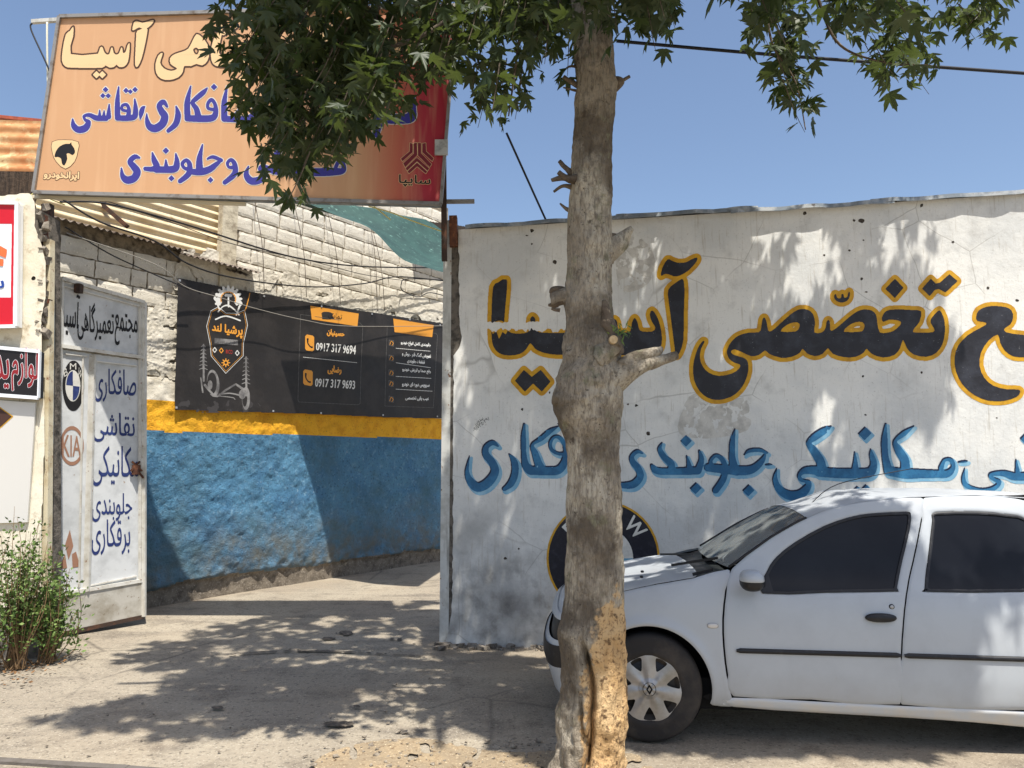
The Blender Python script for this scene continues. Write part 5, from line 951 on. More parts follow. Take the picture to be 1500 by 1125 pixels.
# underbody, arches
A_ = Acc(); A_.add(*box(c3(1.35, WID / 2, .27), (1.62, .60, .09), (EU, EV, (0, 0, 1)))); A_.add(*box(c3(1.35, WID / 2, .45), (.72, .66, .22), (EU, EV, (0, 0, 1)))); A_.out('underbody', m_gap, car)
A_ = Acc(); A_.add(*box(c3(.45, WID / 2, .80), (.16, .62, .09), (EU, EV, (0, 0, 1)))); A_.add(*box(c3(1.6, WID / 2, .62), (1.25, .62, .05), (EU, EV, (0, 0, 1)))); A_.out('dashboard', M('dark_dashboard', s2l(58, 60, 62), .7), car)
A_ = Acc()
for v in (.42, 1.08): A_.add(*box(c3(1.35, v, .90), (.07, .20, .22), (EU, EV, (0, 0, 1)))); A_.add(*box(c3(1.38, v + .03, 1.16), (.05, .10, .07), (EU, EV, (0, 0, 1))))
A_.out('seats', m_gap, car)
for uc in (WC[0], 2.63):
    for s in (0, 1):
        V = []; n = 26
        for k in range(n):
            a = math.radians(-15 + 210 * k / (n - 1))
            for v in (.0, .30): P_ = c3(uc + .385 * math.cos(a), float(vp(uc, .66)) * 0 + .03 + v, .312 + .385 * math.sin(a)); V.append(mir(P_[None])[0] if s else P_)
        V += [V[i] for i in ()]; mesh('wheel_arch_liner', V, grid(2, n), m_gap, car)
        V = [c3(uc + .39 * math.cos(math.radians(t)), .30, .312 + .39 * math.sin(math.radians(t))) for t in range(0, 360, 20)]; V = [mir(p[None])[0] if s else p for p in V]; mesh('arch_backing', V, [tuple(range(len(V)))], m_gap, car)
# wheels
prof = [(.155, .05), (.19, .020), (.205, .012), (.225, .016), (.25, .022), (.285, .020), (.303, .030), (.312, .050), (.314, .09), (.314, .13), (.305, .16), (.25, .18), (.19, .18)]
def wheel(uc, far):
    n = 72; V = []; 
    for r_, v in prof:
        for k in range(n): a = 2 * math.pi * k / n; V.append((uc + r_ * math.cos(a), v, .312 + r_ * math.sin(a)))
    V = np.array(V); m_ = len(prof); Fc = [(i * n + k, i * n + (k + 1) % n, (i + 1) * n + (k + 1) % n, (i + 1) * n + k) for i in range(m_ - 1) for k in range(n)]; W = c3(V[:, 0], V[:, 1], V[:, 2]); W = mir(W) if far else W; wh = mesh('wheel', W, Fc, m_tyre, car, smooth=True)
    # tread grooves as dark rings and sipes
    # cover
    cv = Cv(-22, -22, 22, 22, 8); cv.ell(0, 0, 20.2); cv2 = cv.copy()
    for k in range(7):
        a = math.radians(-90 + 360 / 7 * (k + .5)); ca_, sa = math.cos(a), math.sin(a); q = [(11.2, -.7), (11.2, .7), (15.8, 3.1), (17.7, 3.3), (18.2, 0), (17.7, -3.3), (15.8, -3.1)]; cv.poly([(x * ca_ - y * sa, x * sa + y * ca_) for x, y in q], sm=2, val=False)
    def wm(Q, off=0.):
        r_ = np.hypot(Q[:, 0], Q[:, 1]); an = np.arctan2(Q[:, 1], Q[:, 0]); v = .018 - .012 * np.cos(np.clip(r_ / 20, 0, 1) * math.pi) * 0 + .010 * (r_ / 20) ** 2 - .004 - .012 * np.exp(-(r_ / 5.2) ** 6) + .006 * np.clip((r_ - 19) / 1.2, 0, 1) - .004 * np.cos(7 * (an + math.pi / 2)) * np.clip(r_ / 8, 0, 1) * (r_ < 19)
        W = c3(uc + Q[:, 0] / 100, v + off, .312 - Q[:, 1] / 100); return mir(W) if far else W
    V, Fc = march(cv, False, 1); hb = mesh('wheel_cover', wm(V), Fc, m_hub, wh, smooth=True)
    V, Fc = march(cv2, True, 1); mesh('wheel_disc', wm(V, .02), Fc, m_blkp, wh)
    em_ = Cv(-5, -5, 5, 5, 20); em_.poly([(0, -3), (1.9, 0), (0, 3), (-1.9, 0)], sm=1); em_.poly([(0, -1.4), (.9, 0), (0, 1.4), (-.9, 0)], sm=1, val=False); cir = em_.new().ell(0, 0, 3.9).minus(em_.new().ell(0, 0, 3.6))
    V, Fc = march(em_, True, 1); mesh('hub_emblem', wm(V, -.003), Fc, m_gap, wh); V, Fc = march(cir, True, 1); mesh('hub_ring', wm(V, -.002), Fc, m_gap, wh)
for uc in (WC[0], 2.63 + WC[0]):
    for far in (0, 1): wheel(uc, far)
# mirror, handle, lock, indicator, wiper
def blob(name, cu, cv_, cz, ru, rv, rz, mat, n=20, m_=12, cutz=None, pw=.8):
    V = []
    for i in range(m_ + 1):
        ph = math.pi * i / m_
        for k in range(n):
            a = 2 * math.pi * k / n; x, y, z = math.sin(ph) * math.cos(a), math.sin(ph) * math.sin(a), math.cos(ph); f = lambda q: math.copysign(abs(q) ** pw, q); zz = f(z)
            if cutz is not None: zz = max(zz, cutz) if cutz < 0 or True else zz
            V.append(c3(cu + ru * f(x), cv_ + rv * f(y), cz + rz * zz))
    Fc = [(i * n + k, i * n + (k + 1) % n, (i + 1) * n + (k + 1) % n, (i + 1) * n + k) for i in range(m_) for k in range(n)]; return mesh(name, V, Fc, mat, car, smooth=True)
def at2(x, y, dv):  # photo zoom point placed dv in front of the door face
    P = atY(880 + x / 2.419, 700 + y / 2.419, 1); d = P - CAM; vv = -dv; t_ = ((CO - CAM) @ EV + vv) / (d @ EV); Q = CAM + d * t_ - CO; return float(Q @ EU), vv, float(Q[2])
mu, mv, mz = at2(535, 365, .09); blob('mirror_housing', mu, mv, mz + .004, .068, .085, .060, m_car, cutz=-.05); blob('mirror_base', mu, mv + .004, mz - .004, .066, .082, .055, m_blkp); 
A_ = Acc(); A_.bar(c3(mu + .03, mv + .06, mz - .02), c3(mu + .09, .06, mz - .035), .04, .03); A_.out('mirror_stalk', m_blkp, car)
q = z8((572,408),(566,395),(592,335),(606,385),(612,404)); patch('mirror_sail', [tuple(x) for x in q], m_blkp, off=-.004, roll=0, sm=1, far=False)
for nm, sx_ in (('near', 0),):
    h = z8((990, 497))[0]; blob('door_handle', h[0], float(vp(*h)) - .012, h[1] + .004, .088, .020, .026, m_blkp, pw=.9); blob('handle_recess', h[0], float(vp(*h)) + .006, h[1] - .012, .085, .012, .018, m_hub, pw=.9)
    h = z8((1031, 457))[0]; blob('door_lock', h[0], float(vp(*h)), h[1], .016, .005, .016, m_blkp, pw=1); blob('lock_cap', h[0], float(vp(*h)) - .003, h[1], .011, .005, .011, m_hub, pw=1)
    h = z8((397, 524))[0]; blob('indicator_rim', h[0], float(vp(*h)), h[1], .034, .004, .016, m_hub, pw=.7); blob('indicator', h[0], float(vp(*h)) - .003, h[1], .029, .005, .012, M('clear_lens', s2l(200, 196, 190), .15, coat=.6), pw=.7)
A_ = Acc()
a0 = c3(hz[2][0] + .02, .30, .955); a1 = c3(wb[0] + .10, .22, 1.02); a2 = c3(.42, .75, 1.03)
A_.bar(c3(.30, .20, .95), c3(.42, .17, .985), .018); A_.bar(c3(.22, .62, .95), c3(.46, .25, 1.045), .016); A_.bar(c3(.20, 1.2, .955), c3(.36, .65, 1.02), .014); A_.out('wiper', m_blkp, car)
h = z8((240, 312), (197, 340)); blob('washer_jet', .02, .62, .905, .012, .012, .008, m_blkp); blob('washer_jet', .0, .40, .902, .012, .012, .008, m_blkp)
wire([c3(1.12, .55, rf[1][1] + .005), c3(1.3, .53, 1.50), c3(1.75, .50, 1.60)], .003, m_wire, '', 'roof_aerial', None)
ae = bpy.data.objects['roof_aerial']; ae.parent = car; ae.matrix_parent_inverse = Matrix.Translation(-car.location); 
for k_ in ('label', 'category'):
    if k_ in ae: del ae[k_]
# ============================================================ the plane tree
TY = 3.98
prof_px = [(-60,840,888),(0,838,892),(60,840,897),(100,842,902),(125,843,906),(150,841,902),(200,839,898),(255,835,897),(290,835,897),(320,833,897),(360,832,899),(380,832,899),(420,829,897),(440,826,898),(470,829,900),(500,826,905),(530,824,912),(555,814,914),(590,808,912),(605,811,911),(640,826,909),(700,830,910),(760,829,911),(820,828,913),(870,828,914),(905,824,915),(925,817,916),(950,818,917),(985,822,918),(1020,820,918),(1045,813,918),(1075,817,917),(1100,816,916),(1125,806,917),(1150,796,928)]
pp = []
for y, xl, xr in prof_px:
    a, b = atY(xl, y, TY), atY(xr, y, TY); pp.append((a[2], (a[0] + b[0]) / 2, (b[0] - a[0]) / 2))
pp = np.array(pp)[::-1]; print('trunk z', pp[0][0], pp[-1][0])
tree = thing('plane_tree', 'mottled plane tree with pruned stubs and jagged leaves, standing between gate and white car', 'tree', X0((.46, TY, 0)))
zs = np.arange(-.12, 5.6, .0125); n = 132; cxz = np.interp(zs, pp[:, 0], pp[:, 1]); hw = np.interp(zs, pp[:, 0], pp[:, 2]); hw = np.convolve(np.pad(hw, 3, mode='edge'), np.ones(7) / 7, 'valid'); hw = np.where(zs > pp[-1][0], hw[-1] * np.clip(1 - (zs - pp[-1][0]) * .12, .5, 1), hw)
TH, ZZ = np.meshgrid(np.linspace(0, 2 * math.pi, n, endpoint=False), zs); cu, su = np.cos(TH), np.sin(TH)
base = np.stack([cu.ravel(), su.ravel(), ZZ.ravel()], 1); S = base * [.16, .16, 1]
bark = .010 * noise(S, 5, 1, 2) + .009 * (1 - 2 * np.abs(noise(S * [1.6, 1.6, .45], 16, 2, 2))) + .007 * noise(S * [1.4, 1.4, .4], 42, 3, 2) + .012 * np.clip(noise(S, 6, 33, 3) - .25, 0, 1)
low = np.clip((.95 - ZZ.ravel()) / .8, 0, 1); bark = bark + low * (.034 * noise(S, 9, 5, 3) + .014 * noise(S, 26, 55, 2)) + np.clip(-noise(S, 2.4, 8, 1) - .45, 0, 1) * -.03
mid = np.exp(-((ZZ.ravel() - 2.15) / .5) ** 2); bark = bark + mid * .032 * noise(S, 10, 6, 3)
# the dark cleft at the foot, facing the camera a little left of centre
zc = np.array([atY(855, y, TY)[2] for y in (1125, 1060, 1000, 950, 925)]); xc_ = np.array([-.30, -.1, -.12, -.30, -.4]); xa = np.interp(ZZ.ravel(), zc, xc_); cl = np.exp(-((cu.ravel() - xa) / .085) ** 2) * (su.ravel() < 0) * np.clip((zc[-1] - ZZ.ravel()) / .12, 0, 1) * np.clip((ZZ.ravel() + .1) / .1, 0, 1)
x2 = np.interp(ZZ.ravel(), zc, np.array([-.1, -.35, -.5, -.6, -.6])); cl2 = np.exp(-((cu.ravel() - x2) / .06) ** 2) * (su.ravel() < 0) * np.clip((zc[2] - ZZ.ravel()) / .1, 0, 1)
lobe = .02 * np.exp(-((cu.ravel() + .5) / .2) ** 2) * (su.ravel() < 0) * np.clip((.9 - ZZ.ravel()) / .4, 0, 1)
R = hw.repeat(n) - .007 + bark - .11 * cl - .06 * cl2 + lobe
V = np.stack([cxz.repeat(n) + R * cu.ravel(), TY + R * su.ravel() * .95, ZZ.ravel()], 1); m_ = len(zs)
Fq = (np.arange(m_ - 1)[:, None] * n + np.arange(n)[None]).ravel(); nx = (np.arange(m_ - 1)[:, None] * n + (np.arange(n)[None] + 1) % n).ravel(); Fc = np.stack([Fq, nx, nx + n, Fq + n], 1)
fx = V[Fq][:, 0]; fz_ = V[Fq][:, 2]; nn = noise(V[Fq], 14, 12, 3); pxf, _ = proj(V[Fq]); xb = np.interp(pxf[:, 1], [870, 885, 910, 950, 1000, 1060, 1125], [930, 882, 868, 866, 850, 858, 860]); n3 = noise(V[Fq], 45, 13, 2); tan = (pxf[:, 0] + nn * 34 + n3 * 16 > xb + 2) & (pxf[:, 1] > 876 + nn * 46 + n3 * 20) & (n3 < .8) & False
m_bark = M('plane_tree_bark', s2l(158, 147, 129), .95, [(3.2, s2l(190, 180, 160), .48, .60, 6, None, (1, 1, .5)), (2.2, s2l(106, 96, 82), .50, .62, 7), (7, s2l(136, 132, 108), .58, .66, 5), (12, s2l(84, 74, 62), .60, .70, 6), (24, s2l(78, 68, 57), 0, .10, 0, 'crack', (1, 1, .35), .38), (9, s2l(92, 82, 70), 0, .045, 0, 'crack', (1, 1, .4), .6), (50, s2l(96, 86, 74), .5, .66, 6, None, (1, 1, .3), .7), (45, s2l(70, 60, 50), .62, .72, 4)], [(70, .9, .010), (24, .5, .012, 'crack', (1, 1, .35)), (30, .9, .02, None, (1, 1, .35)), (16, .8, .03)])
m_tan = M('orange_tan_bark', s2l(190, 156, 112), .95, [(7, s2l(212, 174, 122), .45, .65, 6), (9, s2l(168, 140, 106), .5, .65, 7), (44, s2l(104, 74, 48), .55, .64, 4), (24, s2l(90, 68, 48), .60, .68, 3)], [(70, .9, .012), (24, .9, .02)])
m_trunk = m_bark.copy(); m_trunk.name = 'trunk_bark_with_tan'; t = m_trunk.node_tree; L = t.links.new; b = t.nodes['Principled BSDF']; src = b.inputs['Base Color'].links[0].from_socket  # bark colour turns tan on the lower right of the trunk
at_ = t.nodes.new('ShaderNodeAttribute'); at_.attribute_name = 'tan_patch'; tc = t.nodes.new('ShaderNodeTexCoord')
def tn(sc, lo, hi, a0=0., a1=1.):
    n_ = t.nodes.new('ShaderNodeTexNoise'); n_.inputs['Scale'].default_value = sc; n_.inputs['Detail'].default_value = 6; L(tc.outputs['Object'], n_.inputs[0]); r_ = t.nodes.new('ShaderNodeMapRange'); L(n_.outputs[0], r_.inputs[0]); r_.inputs[1].default_value = lo; r_.inputs[2].default_value = hi; r_.inputs[3].default_value = a0; r_.inputs[4].default_value = a1; return r_.outputs[0]
def tm(fac, a_, b2_):
    x = t.nodes.new('ShaderNodeMix'); x.data_type = 'RGBA'; L(fac, x.inputs[0])
    for i_, v_ in ((6, a_), (7, b2_)):
        if isinstance(v_, tuple): x.inputs[i_].default_value = (*v_, 1)
        else: L(v_, x.inputs[i_])
    return x.outputs[2]
c1 = tm(tn(8, .4, .65), s2l(196, 160, 112), s2l(212, 180, 134)); c1 = tm(tn(30, .56, .66, 0, .9), c1, s2l(96, 72, 50)); c1 = tm(tn(70, .55, .68, 0, .8), c1, s2l(128, 98, 66))
ad = t.nodes.new('ShaderNodeMath'); ad.operation = 'ADD'; L(at_.outputs['Fac'], ad.inputs[0]); L(tn(22, .25, .75, -.35, .35), ad.inputs[1]); rr2 = t.nodes.new('ShaderNodeMapRange'); L(ad.outputs[0], rr2.inputs[0]); rr2.inputs[1].default_value = .42; rr2.inputs[2].default_value = .62
L(tm(rr2.outputs[0], src, c1), b.inputs['Base Color'])
pv, _ = proj(V); nv_ = noise(V, 9, 12, 3); xb2 = np.interp(pv[:, 1], [860, 880, 905, 950, 1000, 1060, 1125], [915, 896, 874, 866, 852, 858, 860]); sd_ = np.minimum((pv[:, 0] + nv_ * 16 - xb2) / 22, (pv[:, 1] + nv_ * 26 - 878) / 40)
tk = mesh('trunk', V, Fc.tolist(), m_trunk, tree, smooth=True); wa = tk.data.attributes.new('tan_patch', 'FLOAT', 'POINT'); wa.data.foreach_set('value', np.clip(.5 + sd_ * .5, 0, 1).astype(np.float32))
m_stub = M('dark_stub_bark', s2l(104, 92, 78), .95, [(14, s2l(70, 60, 50), .42, .62, 6), (40, s2l(150, 134, 112), .6, .7, 4)], [(40, .8, .008)])
m_cutw = M('pale_cut_wood', s2l(196, 172, 132), .8, [(20, s2l(150, 120, 84), .5, .7, 4)])
def limb(pts, r, name='stub', mat=None, nz_=.5, seg=14, k=9, par=None):
    P = crom(pts, k) if len(pts) > 2 else np.linspace(pts[0], pts[1], 8); rr_ = np.interp(np.linspace(0, 1, len(P)), np.linspace(0, 1, len(r)), r); V, Fc = tube(P, rr_, seg); V = np.array(V); V += (noise(V, 22, 4, 2) * np.repeat(rr_, seg) * nz_)[:, None] * np.array([1, .6, .8]); return mesh(name, V, Fc, mat or m_stub, par or tree, smooth=True)
q = lambda x, y, d=0.: atY(x, y, TY + d)
for pts, r in (([q(850, 266), q(828, 260), q(808, 264)], [.03, .018, .010]), ([q(850, 262), q(830, 248), q(819, 236)], [.025, .014, .012]), ([q(846, 276), q(826, 272), q(811, 281)], [.02, .010, .007]), ([q(846, 262, -.05), q(832, 262, -.08), q(818, 252, -.1)], [.03, .018, .012]), ([q(845, 314), q(828, 305), q(820, 298)], [.02, .010, .004]),
    ([q(850, 128), q(834, 118), q(826, 112)], [.02, .012, .011]), ([q(850, 134), q(836, 131), q(825, 128)], [.01, .006, .004]), ([q(850, 98), q(836, 97), q(830, 100)], [.012, .006, .006]), ([q(890, 130), q(903, 122), q(912, 118)], [.05, .04, .016]), ([q(900, 126), q(912, 118), q(922, 112)], [.018, .010, .009]),
    ([q(885, 372), q(904, 358), q(915, 346), q(926, 334)], [.075, .058, .035, .016]), ([q(885, 350), q(905, 352)], [.05, .03]), ([q(850, 440), q(824, 434), q(806, 440)], [.07, .045, .03]), ([q(822, 428), q(812, 424), q(806, 430)], [.03, .02, .008]), ([q(822, 440), q(812, 446), q(803, 447)], [.03, .016, .006]), ([q(820, 455), q(808, 452), q(818, 449)], [.012, .006, .004]),
    ([q(870, 575, -.02), q(910, 548, -.05), q(940, 535, -.06), q(968, 528, -.06), q(992, 520, -.06)], [.11, .075, .045, .030, .022]), ([q(905, 548, -.05), q(935, 524, -.06), q(962, 516, -.06), q(970, 508, -.06)], [.075, .042, .028, .008]), ([q(880, 520, -.1), q(900, 505, -.13), q(900, 492, -.16)], [.075, .04, .024]), ([q(900, 520, -.08), q(893, 480, -.1), q(884, 440, -.12)], [.05, .045, .012]), ([q(835, 590, -.08), q(822, 585, -.06), q(815, 595, -.04)], [.07, .05, .03])):
    limb(pts, r, mat=m_bark if r[0] > .06 else None)
for (x, y, r_) in ((899, 497, .024),):
    c0 = q(x, y, -.185); V, Fc = tube([c0 + [0, .03, 0], c0], [r_, r_ * .9], 14); mesh('cut_face', V, Fc, m_cutw, tree)
# -------- crown: limbs, twigs, leaf clusters
V_L = [(335,-30),(330,30),(350,72),(372,110),(362,150),(384,172),(384,212),(412,232),(424,262),(440,288),(468,262),(500,205),(556,178),(580,150),(636,140),(664,108),(690,150),(732,190),(765,182),(758,135),(795,105),(838,82),(900,66),(950,58),(968,34),(1005,14),(1010,-30)]
V_R = [[(1088,-30),(1092,40),(1118,80),(1130,130),(1140,165),(1158,196),(1196,204),(1204,176),(1186,130),(1170,90),(1150,40),(1130,-30)], [(1140,-30),(1170,40),(1215,62),(1260,98),(1320,118),(1364,104),(1372,88),(1330,66),(1345,40),(1310,-30)], [(1385,-30),(1392,20),(1408,44),(1438,40),(1466,8),(1470,-30)]]
G1 = [(29,1058),(155,1030),(240,1012),(275,998),(218,981),(175,963),(206,936),(290,938),(290,922),(367,908),(400,895),(640,880),(645,960),(630,985),(580,1000),(505,1012),(470,1035),(447,1050),(367,1060),(320,1074),(240,1067),(165,1060)]
G2 = [(640,950),(810,965),(815,1105),(745,1080),(660,1045),(637,1015),(690,1000)]
G3_ = [(915,1070),(1010,1075),(1100,1095),(1250,1100),(1400,1085),(1500,1080),(1500,1060),(915,1050)]
W1 = [(665,300),(1180,300),(1165,380),(1130,410),(1130,440),(1350,430),(1345,480),(1390,500),(1350,620),(1290,640),(1200,720),(1050,800),(1000,840),(900,960),(660,960)]
W2 = [(1180,290),(1330,285),(1352,330),(1360,470),(1340,560),(1240,560),(1180,430)]
C1 = [(915,880),(1340,880),(1395,900),(1370,960),(1340,1000),(1290,1040),(1180,960),(1170,1040),(915,1040)]
C0 = [(1010,840),(1110,760),(1230,735),(1290,745),(1330,880),(1010,880)]
Hd = [(915,870),(915,840),(1010,825),(1020,850)]
holes_W = [(798,410,14),(816,395,10),(762,610,12),(700,770,12),(700,880,26),(1025,345,10),(905,460,10),(935,455,8),(1170,335,34),(1200,400,34),(1150,430,26),(1320,345,26),(1220,600,26),(1200,560,16),(1190,645,20),(1040,740,10),(1330,560,20),(1060,430,8)]
rg = np.random.default_rng(12)
def area_pts(poly_, fn, n, holes=()):
    P = np.array(poly_, float); lo, hi = P.min(0), P.max(0); out = []
    while len(out) < n:
        p = lo + rg.random(2) * (hi - lo)
        if inpoly(np.array([p[0]]), np.array([p[1]]), P)[0] and all((p[0] - h[0]) ** 2 + (p[1] - h[1]) ** 2 > (h[2] * 1.5) ** 2 for h in holes): out.append(fn(p))
    return out
gf = lambda p: gnd(*p)
def uniform_world(poly_, fn, n, holes=()):   # thin out so that density is even on the real surface
    c = area_pts(poly_, fn, n * 4, holes); P = np.array(c); 
    w_ = (np.linalg.norm(P - CAM, axis=1)) ** 3 ; w_ = w_ / w_.sum(); return [c[i] for i in rg.choice(len(c), n, False, w_)]
rec = []
rec += [(p, 1) for p in uniform_world(G1, gf, 420)] + [(p, 1) for p in uniform_world(G2, gf, 140)] + [(p, 1) for p in uniform_world(G3_, gf, 26)]
rec += [(p, 2) for p in area_pts(W1, lambda p: WH.px(p)[0], 470, holes_W)] + [(p, 2) for p in area_pts(W2, lambda p: WH.px(p)[0], 34, holes_W)]
rec += [(p, 3) for p in area_pts(C1, lambda p: (lambda a: c3(a[0], vp(a[0], a[1]), a[1]))(cpt(p)[0]), 300, [(1002,885,24),(1128,905,26),(1160,912,20),(1270,892,24),(1012,935,18),(1236,930,18),(1372,890,12)])] + [(p, 3) for p in area_pts(C0, lambda p: (lambda a: c3(a[0], vp(a[0], min(a[1], 1.45)), a[1]))(cpt(p)[0]), 80)] + [(p, 3) for p in area_pts(Hd, lambda p: c3((p[0] - 951) / 250, .4, .9), 40)]
TRK = [(828,40),(900,40),(905,500),(905,700),(905,860),(850,860),(835,700),(812,590),(830,400)]
rec += [(p - [0, .17, 0], 4) for p in area_pts(TRK, lambda p: atY(p[0], p[1], TY), 90, [(855, 575, 16), (890, 570, 22), (880, 700, 26), (850, 760, 14), (900, 620, 16)])]
rec += [(p, 5) for p in area_pts([(410,60),(655,20),(650,295),(480,295),(420,200)], lambda p: SG.px(p)[0], 90)]
VLa, VRa = np.array(V_L, float), [np.array(v, float) for v in V_R]
def vis(P):   # 0 out of frame, 1 allowed in the picture, -1 not allowed
    p, d = proj(P); x, y = p[0]; d = d[0]
    if d < .4: return 0
    mg = 45 / d * 3.5 * .75
    if y < -mg * 1.25 or x < -mg * 1.5 or x > 1500 + mg * 2.6 or y > 1125 + mg: return 0
    A = np.array([x]), np.array([y])
    if inpoly(*A, VLa)[0] and 3.0 < d < 5.2: return 1
    for v in VRa:
        if inpoly(*A, v)[0] and 3.3 < d < 5.5: return 1
    return -1
CL = []
for P, kind in rec:
    for _ in range(40):
        z = rg.uniform(2.6, 7.6); t = z - P[2]
        if t < .8: continue
        C_ = P + SUN * t
        s = vis(C_)
        if s == 0 or (s == 1 and rg.random() < .10): CL.append((C_, s)); break
nsh = len(CL)
def in_view(poly_, n, d0, d1):
    P = np.array(poly_, float); lo, hi = P.min(0), P.max(0); k = 0
    while k < n:
        p = lo + rg.random(2) * (hi - lo)
        if inpoly(np.array([p[0]]), np.array([p[1]]), P)[0]: CL.append((atY(p[0], p[1], rg.uniform(d0, d1)), 1)); k += 1
in_view(V_L, 120, 3.35, 4.6); in_view([(335,-30),(350,72),(385,172),(440,285),(500,205),(560,150),(600,90),(560,-30)], 75, 3.5, 4.4); in_view([(600,-30),(600,90),(660,100),(740,90),(840,60),(960,30),(980,-30)], 40, 3.4, 4.6)
in_view(V_R[0], 15, 3.9, 4.7); in_view(V_R[1], 20, 3.8, 4.7); in_view(V_R[2], 8, 3.8, 4.6)
print('clusters', nsh, len(CL))
# leaves
ang = [0, 7, 11, 14, 22, 31, 35, 42, 50, 57, 66, 77, 88, 100, 140, 180]; rad = [1, .74, .74, .60, .40, .60, .72, .94, .66, .56, .34, .50, .66, .36, .16, .10]
full = [(a, r) for a, r in zip(ang, rad)] + [(-a, r) for a, r in list(zip(ang, rad))[-2:0:-1]]
coarse = [(0, 1), (20, .42), (42, .92), (66, .38), (88, .64), (150, .15), (-150, .15), (-88, .64), (-66, .38), (-42, .92), (-20, .42)]
def leaf_v(tab, cz, fold):
    P = [(0, 0, 0)] + [(r * math.sin(math.radians(a)), r * math.cos(math.radians(a)), 0) for a, r in tab]; P = np.array(P, float); P[:, 2] = fold * np.abs(P[:, 0]) - cz * (P[:, 0] ** 2 + P[:, 1] ** 2) + .03 * np.sin(P[:, 0] * 9); n = len(tab); return P, [(0, i + 1, (i + 1) % n + 1) for i in range(n)]
LV = [leaf_v(full, c, f) for c, f in ((.25, .25), (.4, .15), (.15, .35), (.5, .3))]; LC = [leaf_v(coarse, c, f) for c, f in ((.25, .25), (.45, .2))]
def leafmat(name, c1, c2, tr):
    m = bpy.data.materials.new(name); m.use_nodes = True; t = m.node_tree; b = t.nodes['Principled BSDF']; L = t.links.new; tc = t.nodes.new('ShaderNodeTexCoord'); geo = t.nodes.new('ShaderNodeNewGeometry')
    nz_ = t.nodes.new('ShaderNodeTexNoise'); nz_.inputs['Scale'].default_value = 7; L(geo.outputs['Position'], nz_.inputs[0]); mr = t.nodes.new('ShaderNodeMapRange'); L(nz_.outputs[0], mr.inputs[0]); mr.inputs[1].default_value = .35; mr.inputs[2].default_value = .65
    mx = t.nodes.new('ShaderNodeMix'); mx.data_type = 'RGBA'; L(mr.outputs[0], mx.inputs[0]); mx.inputs[6].default_value = (*c1, 1); mx.inputs[7].default_value = (*c2, 1); L(mx.outputs[2], b.inputs['Base Color']); b.inputs['Roughness'].default_value = .5; b.inputs['Specular IOR Level'].default_value = .3
    tl = t.nodes.new('ShaderNodeBsdfTranslucent'); tl.inputs[0].default_value = (*tr, 1); ms = t.nodes.new('ShaderNodeMixShader'); ms.inputs[0].default_value = .2; L(b.outputs[0], ms.inputs[1]); L(tl.outputs[0], ms.inputs[2]); L(ms.outputs[0], t.nodes['Material Output'].inputs[0]); return m
m_leaf = leafmat('plane_leaf', (.022, .038, .016), (.056, .074, .028), (.16, .22, .04))
leaves = []; TW = Acc()
top = np.array([.42, TY, 5.6])
for C_, s in CL:
    toT = top - C_; toT /= np.linalg.norm(toT); tw0 = C_ + (toT * .8 + [0, 0, .6]) * rg.uniform(.07, .16); tw1 = C_ - [toT[0] * .10, toT[1] * .10, .12]
    if s == 1 or rg.random() < .3:
        v, f = tube(crom([tw0, C_, tw1], 3), [.0035, .003, .0025, .0022, .002, .0016, .0014], 4); TW.add(v, f)
    nl = rg.integers(7, 11) if s == 1 else rg.integers(13, 19)
    for k in range(nl):
        f = rg.random(); p = tw0 * (1 - f) + tw1 * f + rg.normal(size=3) * [.055, .055, .04]; R_ = rg.uniform(.05, .12) * (1 if s == 1 else 1.2)
        az_ = rg.random() * 6.283; dr = rg.uniform(-1.25, .05); d = np.array([math.cos(az_) * math.cos(dr), math.sin(az_) * math.cos(dr), math.sin(dr)]); up_ = np.array([0, 0, 1.]) + rg.normal(size=3) * .35; s_ = np.cross(d, up_); s_ /= np.linalg.norm(s_); nrm = np.cross(s_, d)
        leaves.append((p, s_, d, nrm, R_, s, rg.integers(4)))
print('leaves', len(leaves))
vl = [l for l in leaves if l[5] == 1]; 
def big(l): c_, d = proj(l[0] + l[2] * l[4] * .5); x, y = c_[0]; return -1 if not (0 < x < 1500 and 0 < y < 1125) else l[4] / d[0]
order = sorted(range(len(leaves)), key=lambda i: -big(leaves[i])); singles = set(order[:300])
tinv = Matrix.Translation(-Vector(tree.location)); LM = []
for i, (P, Fc) in enumerate(LV):
    me = bpy.data.meshes.new('leaf'); me.from_pydata(P.tolist(), [], Fc); me.materials.append(m_leaf); me.polygons.foreach_set('use_smooth', [True] * len(me.polygons)); LM.append(me)
SV = []; SF = []; k = 0
for i, (p, s_, d, nrm, R_, s, vi) in enumerate(leaves):
    if i in singles:
        o = bpy.data.objects.new('leaf', LM[vi]); COL.objects.link(o); o.parent = tree; o.matrix_parent_inverse = tinv
        o.matrix_basis = Matrix([[*(R_ * np.array([s_[j], d[j], nrm[j]])), p[j]] for j in range(3)] + [[0, 0, 0, 1]]); continue
    P, Fc = LV[vi] if s == 1 else LC[vi % 2]; SV.append(p + (P @ np.stack([s_, d, nrm])) * R_); SF += [(a + k, b + k, c + k) for a, b, c in Fc]; k += len(P)
mesh('foliage', np.concatenate(SV), SF, m_leaf, tree, smooth=True, kind='stuff'); TW.out('twigs', m_stub, tree, kind='stuff')
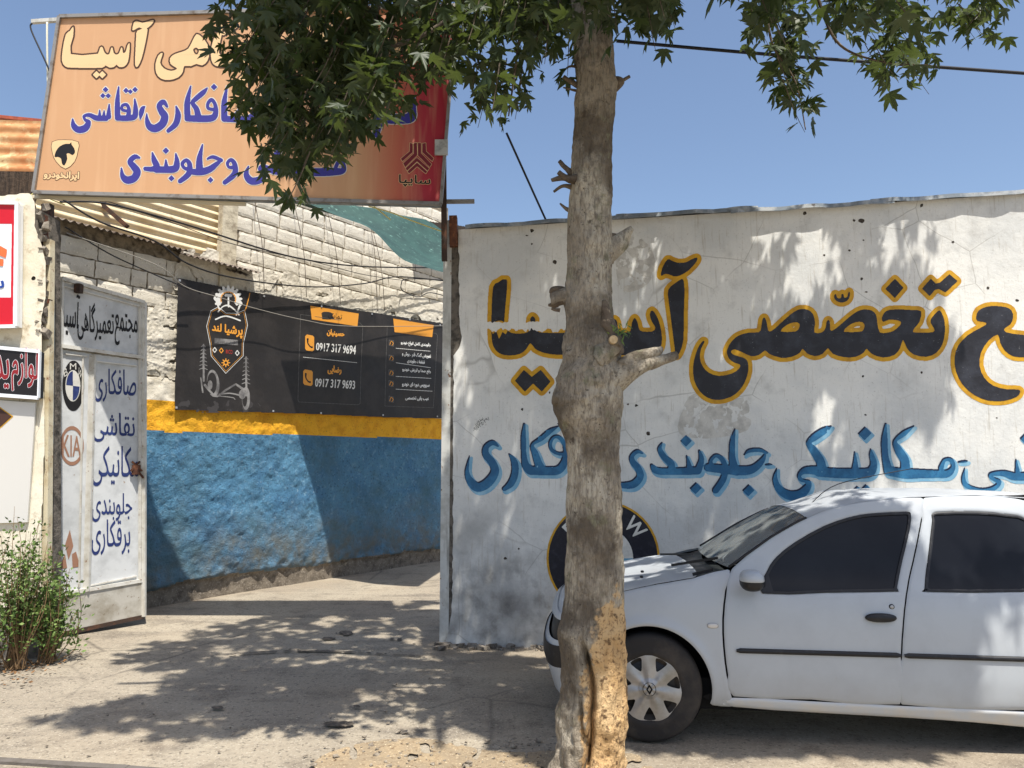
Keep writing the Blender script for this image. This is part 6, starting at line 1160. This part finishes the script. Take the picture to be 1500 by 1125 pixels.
# limbs carrying the crown, all above the picture
for pts, r in (([(.42, TY, 4.6), (-.3, TY - .1, 5.1), (-1.3, TY - .2, 5.3), (-2.2, TY - .2, 5.1)], [.09, .07, .045, .02]), ([(.44, TY, 4.9), (1.3, TY, 5.4), (2.3, TY - .1, 5.4), (3.2, TY - .1, 5.1)], [.09, .07, .045, .02]), ([(.44, TY, 5.3), (.4, TY - .9, 5.9), (.5, TY - 1.9, 6.1)], [.09, .06, .02]), ([(.44, TY, 5.3), (.9, TY + .5, 6.1), (1.4, TY + .9, 6.8)], [.09, .06, .02]), ([(.44, TY, 5.4), (-.2, TY + .2, 6.2), (-.8, TY + .4, 6.9)], [.08, .05, .02]), ([(.44, TY, 5.4), (1.4, TY - .6, 6.2), (2.2, TY - 1.2, 6.4)], [.08, .05, .02])): limb([np.array(p) for p in pts], r, 'branch', m_bark, .1)
for pts, r in (([atY(560, -40, 4.1), atY(548, 40, 4.0), atY(520, 130, 3.95), atY(470, 220, 3.9)], [.016, .012, .008, .004]), ([atY(820, 40, 4.0), atY(700, 10, 4.0), atY(600, 60, 3.95), atY(400, 120, 3.9)], [.022, .016, .012, .005]), ([atY(770, -30, 4.2), atY(760, 60, 4.2), atY(745, 170, 4.2)], [.01, .008, .004]),
    ([atY(1120, -30, 4.3), atY(1130, 60, 4.3), atY(1165, 120, 4.3), atY(1180, 190, 4.3)], [.009, .007, .005, .003]), ([atY(1190, -30, 4.2), atY(1225, 60, 4.2), atY(1290, 90, 4.2), atY(1360, 95, 4.2)], [.01, .008, .005, .003]), ([atY(1450, -30, 4.1), atY(1440, 10, 4.1), atY(1420, 35, 4.1)], [.006, .005, .003])): limb(pts, r, 'branch', m_stub, .1)
# green sprouts on the pruned branch
r = np.random.default_rng(3); V = []; Fc = []
for i in range(40):
    b0 = atY(908 + r.normal() * 5, 486 + r.normal() * 4, TY - .16); d = r.normal(size=3); d /= np.linalg.norm(d); s_ = np.cross(d, r.normal(size=3)); s_ /= np.linalg.norm(s_); L = .03 + .03 * r.random(); k = len(V); V += [b0, b0 + d * L * .5 + s_ * .004, b0 + d * L, b0 + d * L * .5 - s_ * .004]; Fc.append((k, k + 1, k + 2, k + 3))
mesh('sprouts', V, Fc, m_leafs, tree)
for o in COL.objects:
    if o.type == 'MESH' and o.parent is None and not o.get('kind') and not o.get('label'): print('UNTAGGED', o.name)
